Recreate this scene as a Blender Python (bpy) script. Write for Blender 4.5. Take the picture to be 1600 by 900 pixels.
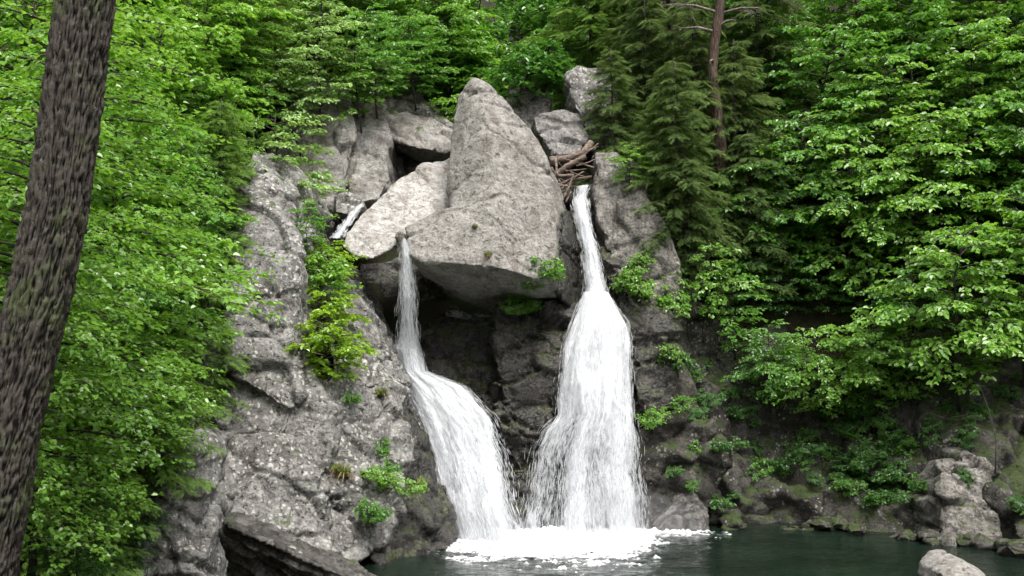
import bpy, bmesh, math, random
import numpy as np
from mathutils import Vector, Matrix

# ------------------------------------------------------------------ scene, camera, light
sc = bpy.context.scene
for o in list(bpy.data.objects):
    bpy.data.objects.remove(o)
col = sc.collection
R = math.radians

CAM_Z, FOC, HOR = 6.4, 1600.0, 560.0
cam_d = bpy.data.cameras.new('camera')
cam_d.sensor_width = 36.0
cam_d.lens = 36.0
cam_d.shift_y = (HOR - 450.0) / 1600.0
cam_d.clip_start = 0.1
cam_d.clip_end = 600.0
cam = bpy.data.objects.new('camera', cam_d)
cam.location = (0, 0, CAM_Z)
cam.rotation_euler = (R(90), 0, 0)
col.objects.link(cam)
sc.camera = cam

SUN_EL, SUN_AZ = 62.0, 152.0          # azimuth clockwise from +Y: high, behind the camera and to its right
world = bpy.data.worlds.new('World')
sc.world = world
world.use_nodes = True
wn = world.node_tree
wn.nodes.clear()
sky = wn.nodes.new('ShaderNodeTexSky')
sky.sky_type = 'NISHITA'
sky.sun_disc = False
sky.sun_elevation = R(SUN_EL)
sky.sun_rotation = R(SUN_AZ)
sky.air_density = 1.0
sky.dust_density = 6.0
sky.ozone_density = 0.4
hs = wn.nodes.new('ShaderNodeHueSaturation')
hs.inputs['Saturation'].default_value = 0.35
bg = wn.nodes.new('ShaderNodeBackground')
bg.inputs['Strength'].default_value = 0.15
wo = wn.nodes.new('ShaderNodeOutputWorld')
wn.links.new(sky.outputs[0], hs.inputs['Color'])
wn.links.new(hs.outputs[0], bg.inputs[0])
wn.links.new(bg.outputs[0], wo.inputs[0])

sun_d = bpy.data.lights.new('sun', 'SUN')
sun_d.energy = 1.5
sun_d.angle = R(22)
sun_d.color = (1.0, 0.97, 0.92)
sun = bpy.data.objects.new('sun', sun_d)
_sv = Vector((math.sin(R(SUN_AZ)) * math.cos(R(SUN_EL)), math.cos(R(SUN_AZ)) * math.cos(R(SUN_EL)), math.sin(R(SUN_EL))))
sun.rotation_euler = (-_sv).to_track_quat('-Z', 'Y').to_euler()
sun.location = (0, 0, 60)
col.objects.link(sun)

sc.view_settings.view_transform = 'Standard'
sc.view_settings.look = 'None'
sc.view_settings.gamma = 1.0
sc.view_settings.use_curve_mapping = False
sc.view_settings.exposure = 1.08
sc.cycles.max_bounces = 4
sc.cycles.diffuse_bounces = 3
sc.cycles.adaptive_threshold = 0.03
sc.cycles.transparent_max_bounces = 10
sc.cycles.caustics_reflective = False
sc.cycles.caustics_refractive = False

# ------------------------------------------------------------------ small helpers
def P(x, y, d):
    """a point of the place: photograph direction (x, y) at the depth d metres"""
    return ((x - 800.0) * d / FOC, d, CAM_Z + (HOR - y) * d / FOC)

def tag(o, label=None, cat=None, group=None, kind=None):
    if label: o['label'] = label
    if cat: o['category'] = cat
    if group: o['group'] = group
    if kind: o['kind'] = kind
    return o

def link(name, data, parent=None, mat=None):
    o = bpy.data.objects.new(name, data)
    col.objects.link(o)
    if parent is not None:
        o.parent = parent
    if mat is not None and data is not None:
        data.materials.clear()
        data.materials.append(mat)
    return o

def empty(name, loc=(0, 0, 0), rz=0.0, scale=1.0):
    o = bpy.data.objects.new(name, None)
    o.empty_display_size = 0.2
    o.location = loc
    o.rotation_euler = (0, 0, rz)
    o.scale = (scale,) * 3
    col.objects.link(o)
    return o

def np_mesh(name, V, faces, attrs=None, smooth=False, face_n=4):
    """V (n,3), faces (m,face_n) int array"""
    me = bpy.data.meshes.new(name)
    V = np.asarray(V, dtype=np.float32)
    faces = np.asarray(faces, dtype=np.int32)
    m, k = faces.shape
    me.vertices.add(len(V))
    me.vertices.foreach_set('co', V.ravel())
    me.loops.add(m * k)
    me.loops.foreach_set('vertex_index', faces.ravel())
    me.polygons.add(m)
    me.polygons.foreach_set('loop_start', np.arange(0, m * k, k, dtype=np.int32))
    me.polygons.foreach_set('loop_total', np.full(m, k, dtype=np.int32))
    me.polygons.foreach_set('use_smooth', np.full(m, smooth, dtype=bool))
    for an, (dom, arr) in (attrs or {}).items():
        a = me.attributes.new(an, 'FLOAT', dom)
        a.data.foreach_set('value', np.asarray(arr, dtype=np.float32))
    me.update(calc_edges=True)
    return me

# ------------------------------------------------------------------ noise
_rs = np.random.RandomState(7)
_PERM = _rs.permutation(256).astype(np.int64)
_PERM = np.concatenate([_PERM, _PERM, _PERM])
_G = _rs.normal(size=(256, 3))
_G /= np.linalg.norm(_G, axis=1)[:, None]
_RND = _rs.rand(256, 4)

def _hash(ix, iy, iz):
    return _PERM[_PERM[_PERM[ix & 255] + (iy & 255)] + (iz & 255)]

def perlin(p, seed=0):
    p = np.asarray(p, dtype=np.float64) + seed * 17.31
    i = np.floor(p).astype(np.int64)
    f = p - i
    w = f * f * f * (f * (f * 6 - 15) + 10)
    out = np.zeros(len(p))
    for dx in (0, 1):
        wx = w[:, 0] if dx else 1 - w[:, 0]
        for dy in (0, 1):
            wy = w[:, 1] if dy else 1 - w[:, 1]
            for dz in (0, 1):
                wz = w[:, 2] if dz else 1 - w[:, 2]
                g = _G[_hash(i[:, 0] + dx, i[:, 1] + dy, i[:, 2] + dz)]
                out += wx * wy * wz * (g[:, 0] * (f[:, 0] - dx) + g[:, 1] * (f[:, 1] - dy) + g[:, 2] * (f[:, 2] - dz))
    return out * 1.6

def fbm(p, octaves=4, seed=0, gain=0.5):
    a, s, o = 1.0, 0.0, np.zeros(len(p))
    q = np.asarray(p, dtype=np.float64)
    for k in range(octaves):
        o += a * perlin(q, seed + k)
        a *= gain
        q = q * 2.03
    return o

def facets(p, seed=0):
    """Worley cells: each cell a tilted plane; returns (plane value, F2-F1)"""
    p = np.asarray(p, dtype=np.float64) + seed * 31.7
    i = np.floor(p).astype(np.int64)
    n = len(p)
    f1 = np.full(n, 1e9); f2 = np.full(n, 1e9); val = np.zeros(n)
    for dx in (-1, 0, 1):
        for dy in (-1, 0, 1):
            for dz in (-1, 0, 1):
                c = i + (dx, dy, dz)
                h = _hash(c[:, 0], c[:, 1], c[:, 2])
                ctr = c + _RND[h][:, :3]
                v = p - ctr
                d = np.sqrt(np.einsum('ij,ij->i', v * v, v * v))      # squarish cells: joint-bounded blocks
                pl = np.einsum('ij,ij->i', v, _G[(h * 7 + 13) & 255]) + (_RND[h][:, 3] - 0.5) * 0.8
                better = d < f1
                f2 = np.where(better, f1, np.minimum(f2, d))
                val = np.where(better, pl, val)
                f1 = np.where(better, d, f1)
    return val, np.sqrt(f2) - np.sqrt(f1)

# ------------------------------------------------------------------ materials
class NT:
    def __init__(s, name):
        s.m = bpy.data.materials.new(name)
        s.m.use_nodes = True
        s.t = s.m.node_tree
        s.t.nodes.clear()
        s.out = s.n('ShaderNodeOutputMaterial')
    def n(s, typ, **kw):
        nd = s.t.nodes.new(typ)
        for k, v in kw.items():
            setattr(nd, k, v)
        return nd
    def set(s, sock, v):
        if hasattr(v, 'is_output') or isinstance(v, bpy.types.NodeSocket):
            s.t.links.new(v, sock)
        else:
            sock.default_value = v
    def noise(s, vec, scale, detail=6, rough=0.6, dist=0.0):
        nd = s.n('ShaderNodeTexNoise')
        s.set(nd.inputs['Vector'], vec)
        nd.inputs['Scale'].default_value = scale
        nd.inputs['Detail'].default_value = detail
        nd.inputs['Roughness'].default_value = rough
        nd.inputs['Distortion'].default_value = dist
        return nd.outputs['Fac']
    def vor(s, vec, scale, feature='F1', rnd=1.0):
        nd = s.n('ShaderNodeTexVoronoi', feature=feature)
        s.set(nd.inputs['Vector'], vec)
        nd.inputs['Scale'].default_value = scale
        nd.inputs['Randomness'].default_value = rnd
        return nd.outputs['Distance']
    def ramp(s, fac, lo, hi, a=0.0, b=1.0):
        nd = s.n('ShaderNodeMapRange', interpolation_type='SMOOTHSTEP')
        s.set(nd.inputs[0], fac)
        nd.inputs[1].default_value = lo; nd.inputs[2].default_value = hi
        nd.inputs[3].default_value = a; nd.inputs[4].default_value = b
        return nd.outputs[0]
    def math(s, op, a, b=0.0):
        nd = s.n('ShaderNodeMath', operation=op)
        s.set(nd.inputs[0], a); s.set(nd.inputs[1], b)
        return nd.outputs[0]
    def mix(s, fac, a, b):
        nd = s.n('ShaderNodeMix', data_type='RGBA')
        s.set(nd.inputs[0], fac)
        s.set(nd.inputs[6], a if hasattr(a, 'is_output') else (*a, 1))
        s.set(nd.inputs[7], b if hasattr(b, 'is_output') else (*b, 1))
        return nd.outputs[2]
    def mapping(s, vec, scale=(1, 1, 1), rot=(0, 0, 0)):
        nd = s.n('ShaderNodeMapping')
        s.set(nd.inputs[0], vec)
        nd.inputs['Scale'].default_value = scale
        nd.inputs['Rotation'].default_value = rot
        return nd.outputs[0]
    def bump(s, h, strength=0.5, dist=0.05, normal=None):
        nd = s.n('ShaderNodeBump')
        nd.inputs['Strength'].default_value = strength
        nd.inputs['Distance'].default_value = dist
        s.set(nd.inputs['Height'], h)
        if normal is not None:
            s.set(nd.inputs['Normal'], normal)
        return nd.outputs[0]
    def principled(s, color, rough=0.8, normal=None, spec=0.4):
        nd = s.n('ShaderNodeBsdfPrincipled')
        s.set(nd.inputs['Base Color'], color if hasattr(color, 'is_output') else (*color, 1))
        s.set(nd.inputs['Roughness'], rough)
        s.set(nd.inputs['Specular IOR Level'], spec)
        if normal is not None:
            s.set(nd.inputs['Normal'], normal)
        return nd.outputs[0]
    def done(s, shader):
        s.t.links.new(shader, s.out.inputs[0])
        return s.m

def rock_mat(name, c1, c2, stain=(0.10, 0.085, 0.07), lichen=0.3, moss=0.2, pits=0.5, rough=0.85, spec=0.3, streak=0.4,
             mosscol=(0.045, 0.075, 0.012), lichcol=(0.46, 0.46, 0.42), bed=(0.5, 0.3, 0.0), grain=1.0):
    n = NT(name)
    pos = n.n('ShaderNodeNewGeometry').outputs['Position']
    big = n.noise(pos, 0.45, 5, 0.6, 0.3)
    mid = n.noise(pos, 2.2, 5, 0.68, 0.2)
    fine = n.noise(pos, 11.0, 4, 0.7)
    c = n.mix(n.ramp(mid, 0.3, 0.7), c1, c2)
    # weather stains that run down the face
    st = n.noise(n.mapping(pos, (1.6, 1.6, 0.22)), 1.0, 4, 0.65, 0.4)
    c = n.mix(n.math('MULTIPLY', n.ramp(st, 0.5, 0.68), streak), c, stain)
    c = n.mix(n.math('MULTIPLY', n.ramp(big, 0.48, 0.66), 0.5), c, stain)
    # foliation of the schist: thin darker bands
    fo = n.noise(n.mapping(pos, (1.2, 1.2, 9.0), bed), 1.0, 5, 0.6, 0.6)
    c = n.mix(n.math('MULTIPLY', n.ramp(fo, 0.52, 0.66), 0.22), c, stain)
    # grain
    g = n.math('MULTIPLY', n.ramp(fine, 0.28, 0.72, 1 - 0.45 * grain, 1 + 0.4 * grain), n.ramp(n.noise(pos, 4.2, 4, 0.7, 0.3), 0.3, 0.7, 1 - 0.32 * grain, 1 + 0.28 * grain))
    gm = n.n('ShaderNodeMix', data_type='RGBA', blend_type='MULTIPLY')
    gm.inputs[0].default_value = 1.0
    n.set(gm.inputs[6], c)
    cg = n.n('ShaderNodeCombineColor')
    for k in range(3): n.set(cg.inputs[k], g)
    n.set(gm.inputs[7], cg.outputs[0])
    c = gm.outputs[2]
    # pits
    pv = n.noise(pos, 6.5, 5, 0.65, 0.8)
    c = n.mix(n.math('MULTIPLY', n.ramp(pv, 0.57, 0.64), pits), c, (0.035, 0.03, 0.025))
    # crustose lichen spots
    wv = n.n('ShaderNodeVectorMath', operation='ADD')
    n.set(wv.inputs[0], pos)
    nz = n.n('ShaderNodeTexNoise'); nz.inputs['Scale'].default_value = 7.0; nz.inputs['Detail'].default_value = 4.0
    n.set(nz.inputs['Vector'], pos)
    sm = n.n('ShaderNodeVectorMath', operation='SCALE'); n.set(sm.inputs[0], nz.outputs['Color']); sm.inputs['Scale'].default_value = 0.22
    n.set(wv.inputs[1], sm.outputs[0])
    sp = n.vor(wv.outputs[0], 5.5)
    area = n.ramp(n.noise(pos, 0.9, 4, 0.6, 0.2), 0.62 - 0.3 * lichen, 0.78 - 0.3 * lichen)
    lm = n.math('MULTIPLY', n.ramp(sp, 0.36, 0.24), area)
    c = n.mix(n.math('MULTIPLY', lm, min(1.0, 0.45 + 0.5 * lichen)), c, lichcol)
    # moss on what faces up
    nrm = n.n('ShaderNodeNewGeometry').outputs['Normal']
    sx = n.n('ShaderNodeSeparateXYZ'); n.set(sx.inputs[0], nrm)
    up = n.ramp(sx.outputs[2], -0.1, 0.8, 0.0, 0.20)
    mm = n.math('ADD', n.noise(pos, 1.3, 5, 0.7, 0.3), up)
    mk = n.ramp(mm, 0.78 - 0.28 * moss, 0.88 - 0.28 * moss)
    c = n.mix(n.math('MULTIPLY', mk, 0.9 if moss > 0 else 0.0), c, mosscol)
    h = n.math('ADD', n.math('MULTIPLY', fine, 0.6), n.math('ADD', n.math('MULTIPLY', mid, 0.8), n.math('MULTIPLY', n.ramp(pv, 0.55, 0.72), -0.5)))
    b = n.bump(h, 0.9, 0.12)
    cr = n.vor(n.mapping(wv.outputs[0], (0.8, 0.8, 1.7), bed), 1.3, 'DISTANCE_TO_EDGE')
    b = n.bump(n.ramp(cr, 0.0, 0.05), 0.3, 0.04, b)
    rr = n.ramp(mid, 0.3, 0.7, max(0.12, rough - 0.15), min(1.0, rough + 0.1))
    return n.done(n.principled(c, rr, b, spec))

M = {}
M['boulder'] = rock_mat('boulder_rock', (0.205, 0.196, 0.180), (0.305, 0.292, 0.268), (0.125, 0.110, 0.094), lichen=0.2, moss=-0.3, pits=0.4, streak=0.6, lichcol=(0.42, 0.41, 0.38), grain=0.6)
M['slab'] = rock_mat('slab_rock', (0.31, 0.30, 0.285), (0.43, 0.415, 0.39), (0.13, 0.105, 0.08), lichen=0.1, moss=-0.3, pits=0.2, streak=0.55, rough=0.75, grain=0.55)
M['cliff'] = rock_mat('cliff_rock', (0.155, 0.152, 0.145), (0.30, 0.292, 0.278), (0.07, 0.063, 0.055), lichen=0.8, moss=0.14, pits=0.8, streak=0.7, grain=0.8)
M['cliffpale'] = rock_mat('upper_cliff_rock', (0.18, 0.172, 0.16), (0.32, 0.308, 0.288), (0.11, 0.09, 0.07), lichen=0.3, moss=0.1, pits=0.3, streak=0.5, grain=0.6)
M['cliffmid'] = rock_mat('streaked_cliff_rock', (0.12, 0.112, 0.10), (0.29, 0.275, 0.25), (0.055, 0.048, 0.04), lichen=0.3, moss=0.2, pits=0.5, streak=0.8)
M['cliffdark'] = rock_mat('shaded_cliff_rock', (0.10, 0.096, 0.09), (0.20, 0.19, 0.175), (0.055, 0.048, 0.04), lichen=0.35, moss=0.36, pits=0.7, streak=0.6)  # darker, mossier rock tones than the main cliff
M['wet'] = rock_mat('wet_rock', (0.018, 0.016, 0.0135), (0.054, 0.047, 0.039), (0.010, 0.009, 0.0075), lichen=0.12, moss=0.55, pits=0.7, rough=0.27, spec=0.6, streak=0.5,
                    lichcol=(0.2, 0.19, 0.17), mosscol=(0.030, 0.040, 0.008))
M['bank'] = rock_mat('mossy_bank_rock', (0.033, 0.031, 0.027), (0.095, 0.089, 0.077), (0.028, 0.023, 0.018), lichen=0.5, moss=0.55, pits=0.6, rough=0.75, streak=0.5,
                     mosscol=(0.035, 0.055, 0.012), lichcol=(0.34, 0.34, 0.31))
M['pale'] = rock_mat('pale_waterworn_rock', (0.12, 0.115, 0.11), (0.24, 0.23, 0.215), (0.05, 0.043, 0.036), lichen=0.3, moss=0.05, pits=0.4, rough=0.5, spec=0.5, streak=0.5)
M['palewet'] = rock_mat('waterworn_wet_rock', (0.05, 0.046, 0.042), (0.16, 0.15, 0.14), (0.025, 0.022, 0.018), lichen=0.1, moss=0.2, pits=0.5, rough=0.25, spec=0.6, streak=0.6)
M['ledge'] = rock_mat('striated_rock', (0.025, 0.022, 0.02), (0.13, 0.125, 0.115), (0.03, 0.025, 0.022), lichen=0.3, moss=0.1, pits=0.5, streak=0.2)

def leaf_mat(name, ca, cb, trans=0.4, gloss=0.35):
    n = NT(name)
    at = n.n('ShaderNodeAttribute', attribute_name='rnd').outputs['Fac']
    oi = n.n('ShaderNodeObjectInfo').outputs['Random']
    f = n.math('ADD', n.math('MULTIPLY', at, 0.7), n.math('MULTIPLY', oi, 0.3))
    c = n.mix(f, ca, cb)
    df = n.n('ShaderNodeBsdfDiffuse'); n.set(df.inputs[0], c)
    tr = n.n('ShaderNodeBsdfTranslucent')
    n.set(tr.inputs[0], n.mix(0.5, c, (cb[0] * 1.4, cb[1] * 1.35, cb[2] * 0.5)))
    mx = n.n('ShaderNodeMixShader')
    mx.inputs[0].default_value = trans
    n.set(mx.inputs[1], df.outputs[0]); n.set(mx.inputs[2], tr.outputs[0])
    if gloss > 0.45:
        return n.done(mx.outputs[0])
    gl = n.n('ShaderNodeBsdfGlossy'); gl.inputs['Roughness'].default_value = gloss
    m2 = n.n('ShaderNodeMixShader')
    m2.inputs[0].default_value = 0.05
    n.set(m2.inputs[1], mx.outputs[0]); n.set(m2.inputs[2], gl.outputs[0])
    return n.done(m2.outputs[0])

M['maple'] = leaf_mat('maple_leaf', (0.055, 0.165, 0.022), (0.17, 0.38, 0.055), 0.5)
M['bright'] = leaf_mat('bright_leaf', (0.09, 0.23, 0.026), (0.26, 0.48, 0.075), 0.5)
M['yellow'] = leaf_mat('yellow_green_leaf', (0.13, 0.27, 0.018), (0.33, 0.51, 0.045), 0.5)
M['pale_leaf'] = leaf_mat('pale_green_leaf', (0.14, 0.28, 0.07), (0.36, 0.54, 0.19), 0.4, 0.4)
M['deep'] = leaf_mat('deep_green_leaf', (0.03, 0.11, 0.018), (0.10, 0.26, 0.04), 0.45)
M['hemlock'] = leaf_mat('hemlock_needle', (0.05, 0.095, 0.034), (0.17, 0.25, 0.08), 0.3, 0.5)
M['hemlock_new'] = leaf_mat('fresh_hemlock_needle', (0.07, 0.15, 0.03), (0.22, 0.36, 0.085), 0.35, 0.5)
M['grass'] = leaf_mat('grass_blade', (0.09, 0.17, 0.03), (0.22, 0.30, 0.08), 0.3, 0.5)
M['straw'] = leaf_mat('dry_grass', (0.22, 0.15, 0.09), (0.38, 0.28, 0.18), 0.2, 0.7)
M['litter'] = leaf_mat('dead_leaf', (0.10, 0.05, 0.025), (0.22, 0.13, 0.07), 0.2, 0.7)

def bark_mat(name, c1, c2, scale=(9, 9, 1.4), green=0.0, dist=0.03):
    n = NT(name)
    pos = n.n('ShaderNodeTexCoord').outputs['Object']
    a = n.noise(n.mapping(pos, scale), 1.0, 7, 0.65, 0.6)
    f = n.noise(pos, 30.0, 5, 0.7)
    c = n.mix(n.ramp(a, 0.35, 0.65), c1, c2)
    c = n.mix(n.math('MULTIPLY', n.ramp(f, 0.45, 0.75), 0.4), c, c1)
    g = n.noise(pos, 1.7, 6, 0.65)
    c = n.mix(n.math('MULTIPLY', n.ramp(g, 0.5, 0.68), green), c, (0.085, 0.10, 0.05))
    sp = n.noise(pos, 14.0, 4, 0.6)
    c = n.mix(n.math('MULTIPLY', n.ramp(sp, 0.62, 0.72), green), c, (0.24, 0.25, 0.2))
    b = n.bump(n.math('ADD', a, n.math('MULTIPLY', f, 0.3)), 0.8, dist)
    return n.done(n.principled(c, 0.9, b, 0.2))

def near_bark():
    n = NT('furrowed_bark')
    pos = n.n('ShaderNodeTexCoord').outputs['Object']
    rd = n.n('ShaderNodeAttribute', attribute_name='ridge').outputs['Fac']
    f = n.noise(n.mapping(pos, (48, 48, 26)), 1.0, 6, 0.72, 0.3)
    c = n.mix(n.ramp(n.math('ADD', rd, n.math('MULTIPLY', f, 0.35)), 0.35, 0.95), (0.004, 0.0034, 0.003), (0.072, 0.064, 0.054))
    g = n.noise(pos, 2.6, 6, 0.7, 0.4)
    c = n.mix(n.math('MULTIPLY', n.math('MULTIPLY', n.ramp(g, 0.5, 0.62), n.ramp(rd, 0.2, 0.6)), 0.75), c, (0.075, 0.095, 0.04))
    sp = n.noise(pos, 26.0, 4, 0.65)
    c = n.mix(n.math('MULTIPLY', n.math('MULTIPLY', n.ramp(sp, 0.58, 0.66), n.ramp(rd, 0.3, 0.7)), 0.8), c, (0.13, 0.135, 0.115))
    return n.done(n.principled(c, 0.92, n.bump(n.math('ADD', n.math('MULTIPLY', f, 0.8), n.noise(pos, 60, 5, 0.7)), 0.8, 0.012), 0.2))
M['bark_near'] = near_bark()
M['bark'] = bark_mat('grey_bark', (0.03, 0.026, 0.022), (0.09, 0.08, 0.07))
M['bark_red'] = bark_mat('reddish_bark', (0.022, 0.015, 0.012), (0.135, 0.092, 0.072), (22, 22, 3.0), 0.25, 0.06)
M['driftwood'] = bark_mat('driftwood', (0.07, 0.052, 0.042), (0.27, 0.215, 0.175), (5, 5, 18), 0.0, 0.05)
M['deadwood'] = bark_mat('dead_wood', (0.10, 0.085, 0.07), (0.26, 0.23, 0.20), (9, 9, 2))

def soil_mat():
    n = NT('forest_floor')
    pos = n.n('ShaderNodeNewGeometry').outputs['Position']
    a = n.noise(pos, 1.1, 8, 0.7); f = n.noise(pos, 9.0, 6, 0.7)
    c = n.mix(n.ramp(a, 0.35, 0.65), (0.018, 0.016, 0.010), (0.045, 0.038, 0.024))
    c = n.mix(n.math('MULTIPLY', n.ramp(n.noise(pos, 0.6, 6, 0.7), 0.48, 0.6), 0.8), c, (0.025, 0.042, 0.012))
    c = n.mix(n.math('MULTIPLY', n.ramp(f, 0.55, 0.7), 0.5), c, (0.06, 0.048, 0.03))
    return n.done(n.principled(c, 0.95, n.bump(n.math('ADD', a, f), 0.8, 0.15), 0.2))
M['soil'] = soil_mat()

def pool_mat():
    n = NT('pool_water')
    pos = n.n('ShaderNodeNewGeometry').outputs['Position']
    a = n.noise(n.mapping(pos, (1.4, 3.0, 1)), 1.0, 4, 0.6, 0.5)
    f = n.noise(n.mapping(pos, (4.0, 8.0, 1)), 1.0, 3, 0.6, 0.4)
    c = n.mix(n.ramp(n.noise(pos, 0.3, 3), 0.4, 0.65), (0.004, 0.009, 0.006), (0.008, 0.017, 0.011))
    return n.done(n.principled(c, 0.09, n.bump(n.math('ADD', a, n.math('MULTIPLY', f, 0.4)), 0.75, 0.10), 0.45))
M['pool'] = pool_mat()

def white_water(name, use_alpha=True, col_=(0.85, 0.87, 0.90), tr_=0.35):
    n = NT(name)
    d = n.n('ShaderNodeBsdfDiffuse'); d.inputs[0].default_value = (*col_, 1)
    t = n.n('ShaderNodeBsdfTranslucent'); t.inputs[0].default_value = (*col_, 1)
    mx = n.n('ShaderNodeMixShader'); mx.inputs[0].default_value = tr_
    n.set(mx.inputs[1], d.outputs[0]); n.set(mx.inputs[2], t.outputs[0])
    sh = mx.outputs[0]
    if use_alpha:
        uv = n.n('ShaderNodeAttribute', attribute_name='su').outputs['Fac']
        vv = n.n('ShaderNodeAttribute', attribute_name='sv').outputs['Fac']
        de = n.n('ShaderNodeAttribute', attribute_name='dens').outputs['Fac']
        cb = n.n('ShaderNodeCombineXYZ')
        n.set(cb.inputs[0], uv); n.set(cb.inputs[1], vv)
        a1 = n.noise(n.mapping(cb.outputs[0], (2.4, 0.7, 1)), 1.0, 3, 0.6, 0.6)
        a2 = n.noise(n.mapping(cb.outputs[0], (16.0, 3.2, 1)), 1.0, 5, 0.72, 0.9)
        a = n.math('ADD', n.math('MULTIPLY', a1, 0.5), n.math('MULTIPLY', a2, 0.5))
        a = n.math('ADD', n.math('MULTIPLY', n.math('SUBTRACT', a, 0.5), 1.7), 0.5)
        al = n.math('MULTIPLY', n.ramp(n.math('ADD', a, de), 0.76, 1.28), 0.88)
        tp = n.n('ShaderNodeBsdfTransparent')
        m2 = n.n('ShaderNodeMixShader')
        n.set(m2.inputs[0], al); n.set(m2.inputs[1], tp.outputs[0]); n.set(m2.inputs[2], sh)
        sh = m2.outputs[0]
    return n.done(sh)
M['fall'] = white_water('falling_water')
def strand_mat():
    n = NT('water_strand')
    d = n.n('ShaderNodeBsdfDiffuse'); d.inputs[0].default_value = (0.86, 0.88, 0.90, 1)
    t = n.n('ShaderNodeBsdfTranslucent'); t.inputs[0].default_value = (0.86, 0.88, 0.90, 1)
    tp = n.n('ShaderNodeBsdfTransparent')
    a = n.n('ShaderNodeMixShader'); a.inputs[0].default_value = 0.5
    n.set(a.inputs[1], d.outputs[0]); n.set(a.inputs[2], t.outputs[0])
    b = n.n('ShaderNodeMixShader'); b.inputs[0].default_value = 0.38
    n.set(b.inputs[1], tp.outputs[0]); n.set(b.inputs[2], a.outputs[0])
    return n.done(b.outputs[0])
M['strand'] = strand_mat()
def foam_mat():
    n = NT('foam')
    pos = n.n('ShaderNodeNewGeometry').outputs['Position']
    mk = n.n('ShaderNodeAttribute', attribute_name='mask').outputs['Fac']
    f = n.noise(n.mapping(pos, (8, 15, 8)), 1.0, 5, 0.75, 0.8)
    v = n.vor(n.mapping(pos, (4, 7, 4)), 1.0, 'DISTANCE_TO_EDGE')
    a = n.math('ADD', n.math('ADD', mk, n.math('MULTIPLY', n.math('SUBTRACT', f, 0.5), 1.7)), n.math('MULTIPLY', n.ramp(v, 0.2, 0.0), 0.25))
    al = n.math('MULTIPLY', n.ramp(a, -0.1, 1.0), n.ramp(mk, -0.7, 0.75, 0.12, 1.0))
    d = n.n('ShaderNodeBsdfDiffuse'); d.inputs[0].default_value = (0.84, 0.86, 0.88, 1)
    tp = n.n('ShaderNodeBsdfTransparent')
    m = n.n('ShaderNodeMixShader')
    n.set(m.inputs[0], al); n.set(m.inputs[1], tp.outputs[0]); n.set(m.inputs[2], d.outputs[0])
    return n.done(m.outputs[0])
M['foam'] = foam_mat()

# ------------------------------------------------------------------ rock builder
ROCKS = []
def hull_mesh(bm, pts):
    vs = [bm.verts.new(p) for p in pts]
    r = bmesh.ops.convex_hull(bm, input=vs)
    junk = [e for e in r['geom_interior'] if isinstance(e, bmesh.types.BMVert)]
    junk += [e for e in r['geom_unused'] if isinstance(e, bmesh.types.BMVert)]
    if junk:
        bmesh.ops.delete(bm, geom=list(set(junk)), context='VERTS')

def H(pts, back=4.0, extra=()):
    """front corners (photo direction + depth) and the same corners carried straight back into the hill"""
    w = [P(*p) for p in pts]
    w += [(a, b + back, c) for a, b, c in w]
    return w + [P(*p) for p in extra]

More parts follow.
